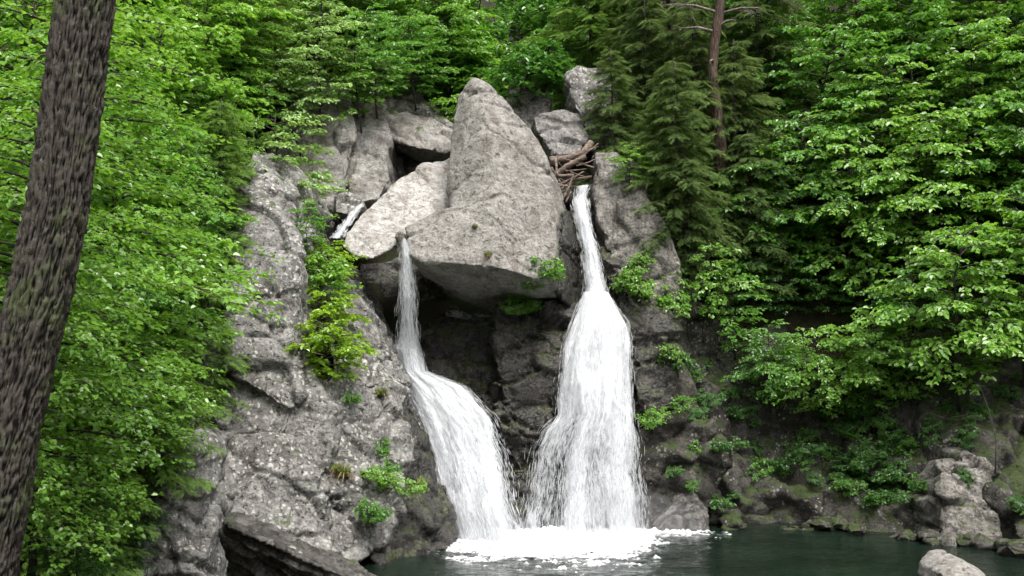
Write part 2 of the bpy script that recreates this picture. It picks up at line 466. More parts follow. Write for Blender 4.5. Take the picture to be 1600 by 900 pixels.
def rock(name, hulls, mat, voxel=0.10, big=0.35, facet=0.30, fscale=0.55, ledge=0.15, lh=0.55, crack=0.17, fine=0.03,
         seed=0, parent=None, bed=(0.25, 0.15, 1.0), origin=None):
    bm = bmesh.new()
    for h in hulls:
        hull_mesh(bm, h)
    me = bpy.data.meshes.new(name)
    bm.to_mesh(me); bm.free()
    tmp = bpy.data.objects.new('tmp', me)
    col.objects.link(tmp)
    md = tmp.modifiers.new('r', 'REMESH')
    md.mode = 'VOXEL'; md.voxel_size = voxel
    dg = bpy.context.evaluated_depsgraph_get()
    ev = tmp.evaluated_get(dg)
    m2 = bpy.data.meshes.new_from_object(ev)
    bpy.data.objects.remove(tmp); bpy.data.meshes.remove(me)
    n = len(m2.vertices)
    V = np.empty(n * 3, np.float32); m2.vertices.foreach_get('co', V); V = V.reshape(-1, 3).astype(np.float64)
    N = np.empty(n * 3, np.float32); m2.vertex_normals.foreach_get('vector', N); N = N.reshape(-1, 3).astype(np.float64)
    W = V + 0.16 * np.stack([perlin(V * 0.6, seed + 40), perlin(V * 0.6, seed + 41), perlin(V * 0.6, seed + 42)], 1)
    D = big * fbm(V * 0.33, 3, seed)
    b = np.array(bed, float); b /= np.linalg.norm(b)
    if facet:
        ax = np.array([0.42, -0.35, -0.84]); ax -= b * (ax @ b); ax /= np.linalg.norm(ax)      # long axis of the blocks, down the dip
        fr_ = np.stack([ax * 0.5, np.cross(ax, b), b * 1.25], 1)
        fv, e = facets((W @ fr_) * fscale, seed)
        D += facet * fv - facet * 0.32 * np.exp(-(e / 0.05) ** 2)
        fv2, e2 = facets((W @ fr_) * fscale * 2.4, seed + 3)
        on2 = np.clip(0.5 + 2.2 * perlin(V * 0.5, seed + 15), 0.1, 1)
        D += on2 * (facet * 0.30 * fv2 - facet * 0.08 * np.exp(-(e2 / 0.07) ** 2))
        fv3, e3 = facets((W @ fr_) * fscale * 6.0, seed + 5)
        on3 = np.clip(0.3 + 2.5 * perlin(V * 0.7, seed + 18), 0.0, 1)
        D += on3 * facet * 0.12 * fv3
    if ledge:
        t = (W @ b) / lh + 0.9 * perlin(V * 0.45, seed + 9)
        i0 = np.floor(t); fr = t - i0
        r0 = _RND[(i0.astype(np.int64) * 37 + seed) & 255][:, 0]
        r1 = _RND[((i0.astype(np.int64) + 1) * 37 + seed) & 255][:, 0]
        s = np.clip((fr - 0.80) / 0.20, 0, 1); s = s * s * (3 - 2 * s)
        msk = np.clip(0.6 + 1.4 * perlin(V * 0.4, seed + 12), 0, 1)
        D += ledge * msk * ((r0 * (1 - s) + r1 * s) - 0.5)
    if crack:
        for q, (jd, sp_) in enumerate((((0.9, 0.5, 0.25), 2.3), ((-0.35, 0.6, 0.9), 1.7), ((0.55, -0.5, 0.75), 2.9))):
            jd = np.array(jd) / np.linalg.norm(jd)
            t = (V @ jd) / sp_ + 0.28 * perlin(V * 0.5, seed + 20 + q) + 0.05 * perlin(V * 2.2, seed + 50 + q) + seed * 0.37
            i0 = np.round(t)
            dd = np.abs(t - i0 + 0.35 * (_RND[(i0.astype(np.int64) * 53 + seed) & 255][:, 1] - 0.5)) * sp_
            on = np.clip(3 * perlin(V * 0.35, seed + 60 + q) + 0.25, 0, 1)
            D -= crack * on * np.exp(-(dd / 0.075) ** 2)
    D += fine * fbm(V * 3.0, 3, seed + 30, 0.6)
    rdg = 1 - np.abs(perlin(V * 1.5, seed + 33)); D += fine * 0.5 * (rdg - 0.7)
    V = V + N * D[:, None]
    o0 = np.array(origin) if origin is not None else np.array([V[:, 0].mean(), V[:, 1].mean(), V[:, 2].min()])
    if parent is not None:
        o0 = np.zeros(3)
    m2.vertices.foreach_set('co', (V - o0).astype(np.float32).ravel())
    m2.polygons.foreach_set('use_smooth', np.ones(len(m2.polygons), bool))
    m2.update()
    m2.name = name
    ob = link(name, m2, parent, mat)
    ob.location = o0
    ROCKS.append(ob)
    return ob

# ------------------------------------------------------------------ the ground, one sheet
def ground_z(X, Y, noise=True):
    X = np.asarray(X, float); Y = np.asarray(Y, float)
    base = np.interp(Y, [-30, 5, 8, 12, 20, 26, 40.5, 43.5, 46, 60, 80, 130], [4.6, 4.6, 4.3, 3.2, 0.8, -2.2, -2.2, 8.5, 11.5, 18, 32, 60])
    xl = np.interp(Y, [-30, 5, 12, 20, 27, 34, 42, 47, 60, 100], [-7, -6, -6.5, -8.5, -10.5, -10.5, -9.0, -6, -2, 0])
    xr = np.interp(Y, [-30, 10, 26, 33, 38, 42, 47, 60, 100], [9, 12, 16, 18, 16, 11, 5, 4, 2])
    z = base + 0.95 * np.maximum(0, xl - X) ** 1.02 + 0.75 * np.maximum(0, X - xr)
    sl = np.clip((-8.6 - X) / 2.4, 0, 1); sl = sl * sl * (3 - 2 * sl)
    zl = np.interp(Y, [20, 24, 27, 31, 36, 40, 43, 50, 60, 80], [-5, 0.5, 3.8, 7.0, 11.2, 15.2, 17.0, 21, 27, 40]) + 0.25 * np.maximum(0, -11 - X)
    z = np.maximum(z, z * (1 - sl) + zl * sl)
    sr = np.clip((X - 4.5) / 4.0, 0, 1); sr = sr * sr * (3 - 2 * sr)
    zr = np.interp(Y, [30, 40.5, 43.5, 46, 51, 60, 80, 130], [-2.2, -2.2, 8.2, 13, 19.5, 29, 42, 60]) + 0.22 * np.maximum(0, X - np.interp(Y, [20, 36, 44], [16, 16, 10]))
    z = np.where(Y > 28, z * (1 - sr) + zr * sr, z)
    if noise:
        p = np.stack([X.ravel(), Y.ravel(), np.zeros(X.size)], 1)
        nz = (0.5 * fbm(p * 0.22, 4, 3)).reshape(X.shape)
        amp = np.clip((Y - 9) / 8, 0.12, 1.0)
        z = z + nz * amp
    return z

xs = np.concatenate([np.arange(-150, -40, 5.0), np.arange(-40, 45, 0.5), np.arange(45, 151, 5.0)])
ys = np.concatenate([np.arange(-100, -10, 5.0), np.arange(-10, 70, 0.5), np.arange(70, 181, 5.0)])
GX, GY = np.meshgrid(xs, ys)
GZ = np.minimum(ground_z(GX, GY), 95)
nx, ny = len(xs), len(ys)
idx = np.arange(nx * ny).reshape(ny, nx)
F = np.stack([idx[:-1, :-1], idx[:-1, 1:], idx[1:, 1:], idx[1:, :-1]], -1).reshape(-1, 4)
ground = link('ground', np_mesh('ground', np.stack([GX, GY, GZ], -1).reshape(-1, 3), F, smooth=True), None, M['soil'])
tag(ground, 'dark leaf-littered hillside soil under the trees around the gorge', kind='structure')

# ------------------------------------------------------------------ rocks
# left cliff: a root and the blocks it is made of
lc = rock('left_cliff', [H([(300, 300, 33.5), (380, 330, 34), (395, 640, 32), (260, 700, 30.5), (235, 450, 31.5)], 7),
                         H([(400, 262, 36.5), (440, 250, 37), (482, 280, 38), (505, 335, 38), (495, 385, 37), (440, 345, 36), (400, 325, 35.5)], 6)],
          M['cliff'], 0.14, seed=1)
tag(lc, 'grey lichen-spotted cliff left of the falls', kind='structure')
lk = dict(parent=None)
def part_rock(root, name, hulls, mat, label=None, **k):
    o = rock(name, hulls, mat, **k)
    o.parent = root
    o.matrix_parent_inverse = Matrix.Translation(root.location).inverted()
    if label: o['label'] = label
    return o
part_rock(lc, 'rock_column', [H([(352, 300, 34.4), (395, 290, 34.6), (412, 312, 33.8), (440, 330, 33.5), (459, 366, 33.2), (466, 450, 32.4), (474, 540, 31.9), (472, 618, 31.5),
                                 (452, 642, 31.3), (352, 590, 31.3), (345, 450, 31.9), (350, 385, 32.6)], 5),
                              H([(345, 560, 31.9), (476, 560, 32.2), (520, 640, 32.0), (520, 740, 31.2), (380, 760, 30.6), (330, 680, 31.0)], 4),
                              H([(395, 232, 37.4), (430, 240, 37.2), (470, 300, 36.6), (462, 360, 35.6), (400, 330, 34.8), (372, 290, 36)], 4)], M['cliff'], 'pale upright rock column with sloping top',
          voxel=0.085, big=0.2, facet=0.24, ledge=0.08, seed=2)
part_rock(lc, 'rock_ridge', [H([(492, 398, 36.2), (520, 402, 36.6), (545, 432, 36.4), (572, 478, 36.1), (602, 538, 35.8), (628, 600, 35.4), (600, 612, 34.4),
                                (560, 604, 33.7), (525, 596, 33.3), (505, 500, 34.4)], 5)], M['cliff'], 'slanting lichen-covered ridge beside the cave',
          voxel=0.085, big=0.2, facet=0.2, ledge=0.14, seed=3)
part_rock(lc, 'rock_face', [H([(462, 596, 32.4), (540, 592, 33.0), (625, 612, 34.9), (650, 690, 34.6), (628, 760, 33.8), (600, 850, 32.0), (560, 880, 31.2), (440, 900, 29.9),
                               (405, 800, 30.2), (435, 700, 31.0), (440, 640, 31.4)], 6)], M['cliff'], 'broad face speckled with white lichen',
          voxel=0.085, big=0.25, facet=0.34, fscale=0.5, ledge=0.22, seed=4)
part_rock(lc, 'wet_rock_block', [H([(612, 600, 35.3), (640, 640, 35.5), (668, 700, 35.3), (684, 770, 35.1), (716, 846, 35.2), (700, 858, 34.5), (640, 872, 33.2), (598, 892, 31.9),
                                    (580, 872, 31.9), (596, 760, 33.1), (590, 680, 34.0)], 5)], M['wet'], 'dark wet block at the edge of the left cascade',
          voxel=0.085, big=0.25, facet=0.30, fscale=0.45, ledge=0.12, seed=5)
part_rock(lc, 'rock_shoulder', [H([(308, 690, 30.6), (372, 672, 30.5), (452, 690, 30.8), (515, 770, 30.7), (528, 865, 30.5), (430, 905, 29.3), (320, 895, 28.9), (302, 800, 29.7)], 5)],
          M['cliff'], 'low bulging shoulder at the cliff foot', voxel=0.085, big=0.3, facet=0.34, ledge=0.2, seed=6)
part_rock(lc, 'rock_pillar', [H([(236, 702, 27), (262, 690, 27), (300, 706, 27.3), (314, 760, 27.1), (316, 890, 26.9), (312, 960, 26.4), (236, 960, 26.2), (206, 870, 26.8), (232, 780, 27)], 4),
                              H([(150, 830, 26), (190, 822, 26), (225, 850, 26.2), (230, 960, 25.8), (140, 960, 25.5)], 4)], M['cliff'], 'low pale pillar left of the cliff foot',
          voxel=0.085, big=0.2, facet=0.25, seed=7)
part_rock(lc, 'upper_rock_face', [H([(452, 130, 43), (500, 120, 43.2), (546, 140, 42.6), (558, 200, 41.8), (554, 245, 41.4), (528, 332, 40.7), (440, 325, 40.2), (420, 250, 41)], 6)],
          M['cliffpale'], 'upper grey face behind the sapling', voxel=0.1, big=0.2, facet=0.3, fscale=0.4, seed=8)
part_rock(lc, 'cracked_rock_block', [H([(540, 160, 44), (596, 160, 44.5), (610, 220, 43.2), (614, 280, 42.2), (592, 314, 41.2), (542, 318, 41.2), (536, 240, 42.2)], 5)], M['cliffpale'],
          'smooth curved block beside the small upper cascade', voxel=0.1, big=0.2, facet=0.25, fscale=0.4, seed=9)
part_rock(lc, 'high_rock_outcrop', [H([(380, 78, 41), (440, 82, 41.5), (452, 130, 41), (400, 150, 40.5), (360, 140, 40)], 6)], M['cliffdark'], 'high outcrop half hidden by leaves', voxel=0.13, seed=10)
part_rock(lc, 'rock_knob', [H([(520, 306, 40.2), (540, 300, 40.4), (560, 308, 40.2), (566, 322, 39.8), (550, 336, 39.3), (522, 332, 39.4)], 2)], M['cliff'], 'small knob above the upper cascade',
          voxel=0.07, big=0.1, facet=0.12, ledge=0.05, seed=11)

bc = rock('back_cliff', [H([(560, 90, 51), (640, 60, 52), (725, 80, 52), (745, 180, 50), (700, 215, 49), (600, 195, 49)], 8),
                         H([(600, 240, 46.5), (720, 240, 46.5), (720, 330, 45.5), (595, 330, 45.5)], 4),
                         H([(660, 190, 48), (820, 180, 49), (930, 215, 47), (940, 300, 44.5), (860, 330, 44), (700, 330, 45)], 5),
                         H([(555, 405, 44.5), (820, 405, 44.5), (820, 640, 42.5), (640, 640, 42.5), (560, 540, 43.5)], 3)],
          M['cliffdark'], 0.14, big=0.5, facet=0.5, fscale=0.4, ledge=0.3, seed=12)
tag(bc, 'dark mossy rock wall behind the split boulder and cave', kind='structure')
part_rock(bc, 'overhanging_slab', [H([(598, 176, 45.5), (634, 164, 46), (706, 204, 46.2), (716, 232, 45.6), (700, 240, 44.4), (650, 232, 43.6), (606, 214, 43.8)], 3.5)], M['cliffpale'],
          'folded slab with dark underside', voxel=0.09, big=0.2, facet=0.25, ledge=0.2, seed=13)
part_rock(bc, 'stacked_slab', [H([(655, 172, 47.2), (712, 200, 47.2), (715, 215, 46.8), (660, 192, 46.6)], 3)], M['cliff'], None, voxel=0.1, seed=14)

# the two rocks standing behind the boulder and the one wedged above the lip
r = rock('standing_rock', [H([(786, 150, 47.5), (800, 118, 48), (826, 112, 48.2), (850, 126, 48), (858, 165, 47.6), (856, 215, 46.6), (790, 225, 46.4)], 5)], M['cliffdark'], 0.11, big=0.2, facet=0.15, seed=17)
tag(r, 'rounded dark grey rock peeping out behind the split boulder', 'rock')
r = rock('leaning_rock', [H([(888, 116, 46), (902, 104, 46.4), (948, 106, 47), (964, 160, 46.2), (955, 215, 45.3), (915, 200, 45), (893, 160, 45.5)], 4),
                          H([(912, 190, 45.5), (970, 190, 45.5), (975, 300, 44), (935, 300, 44)], 4)], M['cliff'], 0.1, big=0.2, facet=0.15, seed=18)
tag(r, 'tall grey rock leaning beside the hemlocks above the lip', 'rock')
r = rock('wedged_boulder', [H([(832, 182, 44), (865, 176, 44.5), (902, 180, 44.5), (921, 212, 44), (905, 240, 43.3), (862, 246, 43.2), (838, 208, 43.5)], 3)], M['pale'], 0.075, big=0.12, facet=0.2, fscale=0.8, ledge=0.08, seed=19)
tag(r, 'blocky pale boulder wedged above the log jam', 'boulder')

# the split boulder
bo = rock('split_boulder', [
    H([(738, 121, 39.6), (758, 127, 39.7), (716, 150, 40.0), (714, 200, 39.4), (701, 245, 38.9), (698, 296, 38.4), (768, 210, 38.0), (776, 300, 37.2), (790, 160, 39.4), (830, 204, 39.3),
       (854, 245, 39.0), (866, 300, 38.6), (872, 345, 38.0), (864, 446, 36.8), (800, 424, 36.2), (716, 412, 36.5), (704, 330, 37.6)], 3.0,
      [(752, 470, 40), (800, 485, 40.2), (880, 478, 40.3), (890, 470, 41), (888, 330, 42.5)]),
    H([(634, 356, 37.0), (639, 398, 36.4), (662, 411, 36.2), (690, 409, 36.0), (750, 416, 35.9), (800, 424, 36.1), (720, 322, 37.2), (680, 330, 37.2), (776, 310, 36.9)], 2.0,
      [(660, 430, 38.6), (720, 468, 40), (765, 486, 40.6), (800, 486, 40.6), (650, 380, 40)])],
    M['boulder'], 0.065, big=0.05, facet=0.05, fscale=0.5, ledge=0.03, lh=0.9, crack=0.10, fine=0.022, seed=21)
tag(bo, 'huge pale pointed boulder splitting the two waterfalls', 'boulder')
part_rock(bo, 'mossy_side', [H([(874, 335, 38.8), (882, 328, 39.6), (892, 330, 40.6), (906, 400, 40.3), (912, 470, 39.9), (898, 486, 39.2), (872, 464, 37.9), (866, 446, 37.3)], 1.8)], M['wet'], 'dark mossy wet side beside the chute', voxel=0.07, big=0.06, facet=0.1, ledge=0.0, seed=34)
sl = rock('sloping_slab', [
    H([(708, 246, 41.0), (660, 257, 40.6), (625, 279, 39.9), (592, 309, 39.0), (562, 336, 38.1), (541, 364, 37.4), (535, 386, 37.0), (556, 400, 36.8), (582, 405, 36.7), (608, 392, 37.1),
       (625, 372, 37.5), (640, 346, 38.2), (712, 318, 39.2)], 0.0, [(560, 396, 40), (640, 370, 42), (712, 330, 43), (590, 350, 42), (708, 262, 43.5)])],
    M['slab'], 0.065, big=0.08, facet=0.06, fscale=0.5, ledge=0.08, lh=0.5, crack=0.08, fine=0.025, seed=22, bed=(0.7, -0.1, 1.0))
tag(sl, 'smooth pale slab sloping down left from the split boulder', 'rock slab')
sp = rock('spout_stone', [H([(617, 366, 36.9), (624, 362, 37.0), (631, 366, 37.0), (633, 380, 36.9), (629, 398, 36.9), (622, 402, 37.0), (618, 386, 36.9)], 0.9)], M['cliffmid'], 0.05, big=0.05, facet=0.06, ledge=0.0, crack=0.02, fine=0.03, seed=23)
tag(sp, 'small dark stone spout dripping between slab and boulder', 'stone')

# rock the falls run over and the wet pillar between them
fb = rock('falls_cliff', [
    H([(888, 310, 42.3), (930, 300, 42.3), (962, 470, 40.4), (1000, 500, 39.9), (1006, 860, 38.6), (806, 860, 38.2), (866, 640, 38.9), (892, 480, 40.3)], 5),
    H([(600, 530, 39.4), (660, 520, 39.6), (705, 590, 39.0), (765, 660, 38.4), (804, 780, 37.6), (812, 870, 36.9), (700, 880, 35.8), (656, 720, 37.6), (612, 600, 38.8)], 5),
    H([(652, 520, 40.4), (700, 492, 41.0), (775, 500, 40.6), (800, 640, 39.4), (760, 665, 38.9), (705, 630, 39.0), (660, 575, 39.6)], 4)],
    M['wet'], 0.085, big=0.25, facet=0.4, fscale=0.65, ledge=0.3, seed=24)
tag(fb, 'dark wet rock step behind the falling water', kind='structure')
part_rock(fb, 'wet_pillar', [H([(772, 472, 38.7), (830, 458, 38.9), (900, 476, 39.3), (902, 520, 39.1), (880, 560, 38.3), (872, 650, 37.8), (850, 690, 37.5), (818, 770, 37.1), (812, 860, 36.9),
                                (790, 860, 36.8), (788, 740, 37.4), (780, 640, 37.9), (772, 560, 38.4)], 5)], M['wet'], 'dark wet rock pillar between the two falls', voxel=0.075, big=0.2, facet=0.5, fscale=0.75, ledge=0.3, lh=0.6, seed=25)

# right wall
rc = rock('right_cliff', [
    H([(1000, 500, 40.2), (1130, 480, 42), (1150, 640, 41.0), (1130, 850, 39.3), (1020, 850, 38.9), (1010, 640, 39.4)], 7),
    H([(1110, 500, 42.4), (1320, 500, 44), (1310, 650, 41.8), (1300, 845, 39.5), (1110, 845, 39.3)], 7),
    H([(1290, 520, 43.5), (1470, 520, 42.2), (1460, 660, 39.5), (1470, 860, 36.5), (1290, 850, 39)], 8),
    H([(1450, 560, 42), (1640, 540, 41), (1640, 680, 37), (1640, 890, 33.2), (1450, 870, 36.6)], 9)],
    M['bank'], 0.12, big=0.6, facet=0.55, fscale=0.42, ledge=0.35, lh=0.8, seed=26, bed=(0.75, -0.2, 1.0))
tag(rc, 'dark mossy rock wall above the right side of the pool', kind='structure')
part_rock(rc, 'leaning_rock_face', [H([(930, 236, 42.2), (965, 240, 42.2), (1010, 290, 41.2), (1046, 350, 40.6), (1066, 430, 40.2), (1060, 490, 39.9), (1004, 500, 39.7), (966, 440, 40.2), (938, 350, 40.9),
                                       (926, 300, 41.6)], 5), H([(985, 250, 43.0), (1060, 330, 42.6), (1110, 400, 42.4), (1090, 470, 41.6), (1040, 450, 41.0), (1020, 380, 41.8)], 4)], M['cliffmid'], 'streaked leaning face beside the upper chute', voxel=0.085, big=0.2, facet=0.2, ledge=0.15, seed=27, bed=(1.0, 0, 0.5))
part_rock(rc, 'wet_ledge', [H([(952, 425, 40.2), (1000, 440, 39.9), (1060, 480, 40.0), (1062, 640, 39.2), (1000, 652, 38.7), (984, 560, 39.0), (968, 500, 39.8)], 5)], M['wet'],
          'dark ledge at the right edge of the tall fall', voxel=0.085, facet=0.36, ledge=0.3, seed=28)
part_rock(rc, 'mossy_ledge', [H([(996, 672, 39.0), (1070, 650, 39.0), (1130, 690, 39.2), (1120, 790, 38.8), (1030, 838, 38.5), (1002, 842, 38.5)], 4)], M['bank'], None, voxel=0.085, facet=0.36, ledge=0.3, seed=29)
part_rock(rc, 'waterworn_rock', [H([(1014, 820, 38.0), (1048, 778, 38.1), (1084, 764, 38.2), (1112, 800, 38.3), (1114, 832, 38.0), (1020, 842, 37.4)], 3)], M['palewet'], 'smooth pale wet rock at the pool edge', voxel=0.07, big=0.12, facet=0.2, ledge=0.2, lh=0.3, seed=30, bed=(1.0, 0.3, 0.6))
part_rock(rc, 'lichened_rock', [H([(1462, 770, 36.2), (1480, 725, 36.6), (1512, 700, 37.0), (1545, 715, 36.8), (1568, 770, 36.2), (1562, 845, 35.0), (1480, 856, 35.2)], 3)], M['cliffmid'], 'pale lichen-splashed block on the right bank',
          voxel=0.08, big=0.15, facet=0.35, fscale=0.8, seed=31)

led = rock('rock_ledge', [H([(346, 814, 19.3), (364, 806, 20.6), (440, 838, 21.0), (520, 872, 21.2), (548, 876, 21.3), (594, 906, 21.5), (392, 838, 19.2), (470, 872, 19.2), (540, 902, 19.4), (600, 925, 19.6)], 0.4,
                            [(350, 850, 20.4), (372, 960, 21.4), (620, 1010, 22), (390, 1060, 22.2), (600, 1050, 22.6), (600, 1030, 24), (390, 1030, 24)])],
           M['ledge'], 0.045, big=0.10, facet=0.14, fscale=0.9, ledge=0.20, lh=0.13, crack=0.05, fine=0.03, seed=32, bed=(0.42, -0.15, 1.0))
tag(led, 'dark striated rock ledge tilting down to the near bank', 'rock ledge')
nb = rock('pale_boulder', [H([(1478, 898, 24.4), (1494, 880, 24.8), (1510, 875, 25.0), (1534, 890, 25.0), (1554, 910, 25.0), (1564, 990, 24.6), (1470, 990, 24.4)], 1.6, [(1462, 1070, 24.2), (1572, 1070, 24.2), (1486, 908, 23.9), (1528, 915, 24.0)])],
          M['boulder'], 0.045, big=0.06, facet=0.08, fscale=0.9, ledge=0.03, crack=0.03, fine=0.02, seed=33)
tag(nb, 'pale rounded boulder at the near pool edge', 'boulder')

# loose stones along the right waterline
rng = random.Random(5)
stone_protos = []
for k in range(4):
    pts = []
    for j in range(14):
        v = Vector((rng.gauss(0, 1), rng.gauss(0, 1), rng.gauss(0, 1))).normalized()
        pts.append((v.x * 0.5, v.y * 0.45, v.z * 0.32 + 0.2))
    ob = rock('stone', [pts], M['bank'], 0.05, big=0.04, facet=0.08, fscale=1.5, ledge=0.0, crack=0.0, fine=0.02, seed=50 + k, origin=(0, 0, 0))
    stone_protos.append(ob)
def shore_d(x):
    return np.interp(x, [1020, 1110, 1250, 1400, 1500, 1610], [38.3, 38.9, 39.2, 37.0, 35.6, 33.6])
for k in range(34):
    x = rng.uniform(1120, 1600)
    d = float(shore_d(x)) - rng.uniform(0.0, 0.8)
    o = stone_protos[k % 4] if k < 4 else stone_protos[k % 4].copy()
    if k >= 4:
        col.objects.link(o)
    o.location = ((x - 800) * d / FOC, d, -0.12 + rng.uniform(-0.1, 0.12))
    o.rotation_euler = (rng.uniform(-.3, .3), rng.uniform(-.3, .3), rng.uniform(0, 6.28))
    s = rng.uniform(0.5, 1.5)
    o.scale = (s, s, s * rng.uniform(0.7, 1.1))
    tag(o, 'loose mossy stone at the waterline under the dark right wall', 'stone', 'stones along the right waterline')

# ------------------------------------------------------------------ pool
xs = np.arange(-22, 30.01, 0.16); ys = np.arange(22.0, 41.01, 0.16)
GX, GY = np.meshgrid(xs, ys)
pp = np.stack([GX.ravel(), GY.ravel(), np.zeros(GX.size)], 1)
gz = 0.02 * fbm(pp * (0.9, 1.6, 1), 3, 4)
dist = np.sqrt(((pp[:, 0] - 1.5) / 4.5) ** 2 + ((pp[:, 1] - 36.5) / 3.0) ** 2)
gz += 0.07 * np.exp(-(dist / 1.3) ** 2) * fbm(pp * (2.0, 3.0, 1), 3, 6)
nx, ny = len(xs), len(ys)
idx = np.arange(nx * ny).reshape(ny, nx)
F = np.stack([idx[:-1, :-1], idx[:-1, 1:], idx[1:, 1:], idx[1:, :-1]], -1).reshape(-1, 4)
V = pp.copy(); V[:, 2] = gz
pool = link('pool', np_mesh('pool', V, F, smooth=True), None, M['pool'])
tag(pool, 'dark green plunge pool below the falls', kind='structure')

# ------------------------------------------------------------------ falling water
rsw = np.random.RandomState(11)
def flow(rows):
    rows = np.array(rows, float)          # t, xl, yl, xr, yr, d, bulge
    t = rows[:, 0]
    vv = np.linspace(0, 1.2, 400)
    wd = np.interp(vv, t, rows[:, 3] - rows[:, 1])
    sd_ = int(rows[0, 1])
    jl = 0.07 * wd * fbm(np.stack([vv * 4.5, np.zeros(400), np.full(400, 1.5)], 1), 2, sd_, 0.35)
    jr = 0.07 * wd * fbm(np.stack([vv * 4.5, np.zeros(400), np.full(400, 7.5)], 1), 2, sd_ + 9, 0.35)
    def f(u, v, off=0.0):
        c = [np.interp(v, t, rows[:, k]) for k in range(1, 7)]
        c[0] = c[0] + np.interp(v, vv, jl); c[2] = c[2] + np.interp(v, vv, jr)
        x = c[0] * (1 - u) + c[2] * u
        y = c[1] * (1 - u) + c[3] * u
        d = c[4] - c[5] * np.sin(np.pi * np.clip(u, 0, 1)) - off
        return np.stack([(x - 800) * d / FOC, d, CAM_Z + (HOR - y) * d / FOC], -1)
    return f

def strands(f, n, dens, lv=(0.02, 0.06), wid=(0.012, 0.035), off=(0.0, 0.3), spread=0.05, seed=0):
    rs = np.random.RandomState(seed)
    u = rs.rand(n * 6); v = rs.rand(n * 6) ** 0.9
    keep = rs.rand(n * 6) < dens(u, v)
    u, v = u[keep][:n], v[keep][:n]
    n = len(u)
    edge = np.abs(u - 0.5) * 2
    uu = u + rs.normal(size=n) * spread * (0.3 + edge)
    L = rs.uniform(*lv, size=n)
    o = rs.uniform(off[0], off[1], size=n) * (0.2 + v)
    w = rs.uniform(*wid, size=n)
    k = 4
    pts = []
    sway = rs.normal(size=n) * 0.004
    for j in range(k):
        a = j / (k - 1)
        pts.append(f(uu + sway * a, v + L * a, o))
    pts = np.stack(pts, 1)                                  # n,k,3
    pts += rs.normal(size=(n, k, 3)) * 0.008
    side = np.zeros((n, 3)); ang = rs.uniform(0, np.pi, n)
    side[:, 0] = np.cos(ang); side[:, 1] = np.sin(ang)
    dep = np.stack([-side[:, 1], side[:, 0], np.zeros(n)], -1)
    # a flattened three sided spindle
    prof = np.array([0.15, 1.0, 0.8, 0.1])
    V = np.zeros((n, k, 3, 3))
    for j in range(k):
        for q in range(3):
            a = q * 2.0944
            V[:, j, q] = pts[:, j] + (side * np.cos(a) * w[:, None] + dep * np.sin(a) * w[:, None] * 0.6) * prof[j]
    base = np.arange(n)[:, None] * (k * 3)
    fs = []
    for j in range(k - 1):
        for q in range(3):
            q2 = (q + 1) % 3
            fs.append(np.stack([base[:, 0] + j * 3 + q, base[:, 0] + j * 3 + q2, base[:, 0] + (j + 1) * 3 + q2, base[:, 0] + (j + 1) * 3 + q], 1))
    return V.reshape(-1, 3), np.concatenate(fs)

def drops(f, n, dens, spread=0.04, size=(0.004, 0.012), off=(0, 0.5), seed=0):
    rs = np.random.RandomState(seed)
    u = rs.rand(n * 8); v = rs.rand(n * 8)
    keep = rs.rand(n * 8) < dens(u, v)
    u, v = u[keep][:n], v[keep][:n]; n = len(u)
    p = f(u + rs.normal(size=n) * spread * (0.2 + np.abs(u - 0.5) * 2), np.clip(v, 0, 1), rs.uniform(*off, size=n) * (0.2 + v))
    p += rs.normal(size=(n, 3)) * 0.05
    s = rs.uniform(*size, size=n)
    oc = np.array([(1, 0, 0), (0, 1, 0), (-1, 0, 0), (0, -1, 0), (0, 0, 1.8), (0, 0, -1.8)])
    V = p[:, None, :] + oc[None] * s[:, None, None]
    fa = np.array([(0, 1, 4), (1, 2, 4), (2, 3, 4), (3, 0, 4), (1, 0, 5), (2, 1, 5), (3, 2, 5), (0, 3, 5)])
    Fc = (np.arange(n)[:, None, None] * 6 + fa[None]).reshape(-1, 3)
    return V.reshape(-1, 3), Fc

def waterfall(name, label, rows, dens, nu, nv, nst, ndr, wm, hm, layers=3, seed=0, st=None, group=None):
    f = flow(rows)
    root = None
    for la in range(layers):
        u, v = np.meshgrid(np.linspace(0, 1, nu), np.linspace(0, 1, nv))
        u, v = u.ravel(), v.ravel()
        q = np.stack([u * wm * 2.2, v * hm * 0.5, np.full(len(u), la * 3.3)], 1)
        n1 = fbm(q, 4, seed + la)
        n2 = perlin(np.stack([u * wm * 0.8, v * hm * 0.25, np.zeros(len(u))], 1), seed + 8)
        off = (0.10 * n1 + 0.22 * n2) * np.clip(v * 4, 0.15, 1) + 0.14 * la
        Vs = f(u, v, off)
        dn = dens(u, v) * (1.0, 0.9, 0.8)[la]
        eg = np.minimum(u, 1 - u) * wm
        dn = (0.02 + 0.74 * dn) * np.clip(eg / 0.2, 0.25, 1)
        idx = np.arange(nu * nv).reshape(nv, nu)
        Fc = np.stack([idx[:-1, :-1], idx[:-1, 1:], idx[1:, 1:], idx[1:, :-1]], -1).reshape(-1, 4)
        me = np_mesh(name if la == 0 else 'water_sheet', Vs, Fc, {'su': ('POINT', u * wm), 'sv': ('POINT', v * hm + la * 7.3), 'dens': ('POINT', dn)}, smooth=True)
        ob = link(name if la == 0 else 'water_sheet', me, root, M['fall'])
        if la == 0:
            root = ob
    st = st or {}
    Vv, Ff = strands(f, nst, dens, seed=seed + 1, **st)
    o = link('water_strands', np_mesh('water_strands', Vv, Ff), root, M['strand']); o['kind'] = 'stuff'
    if ndr:
        Vv, Ff = drops(f, ndr, dens, seed=seed + 2)
        o = link('spray', np_mesh('spray', Vv, Ff, face_n=3), root, M['strand']); o['kind'] = 'stuff'
    tag(root, label, kind='structure')
    return root

def bump1(x, c, w):
    return np.exp(-((x - c) / w) ** 2)

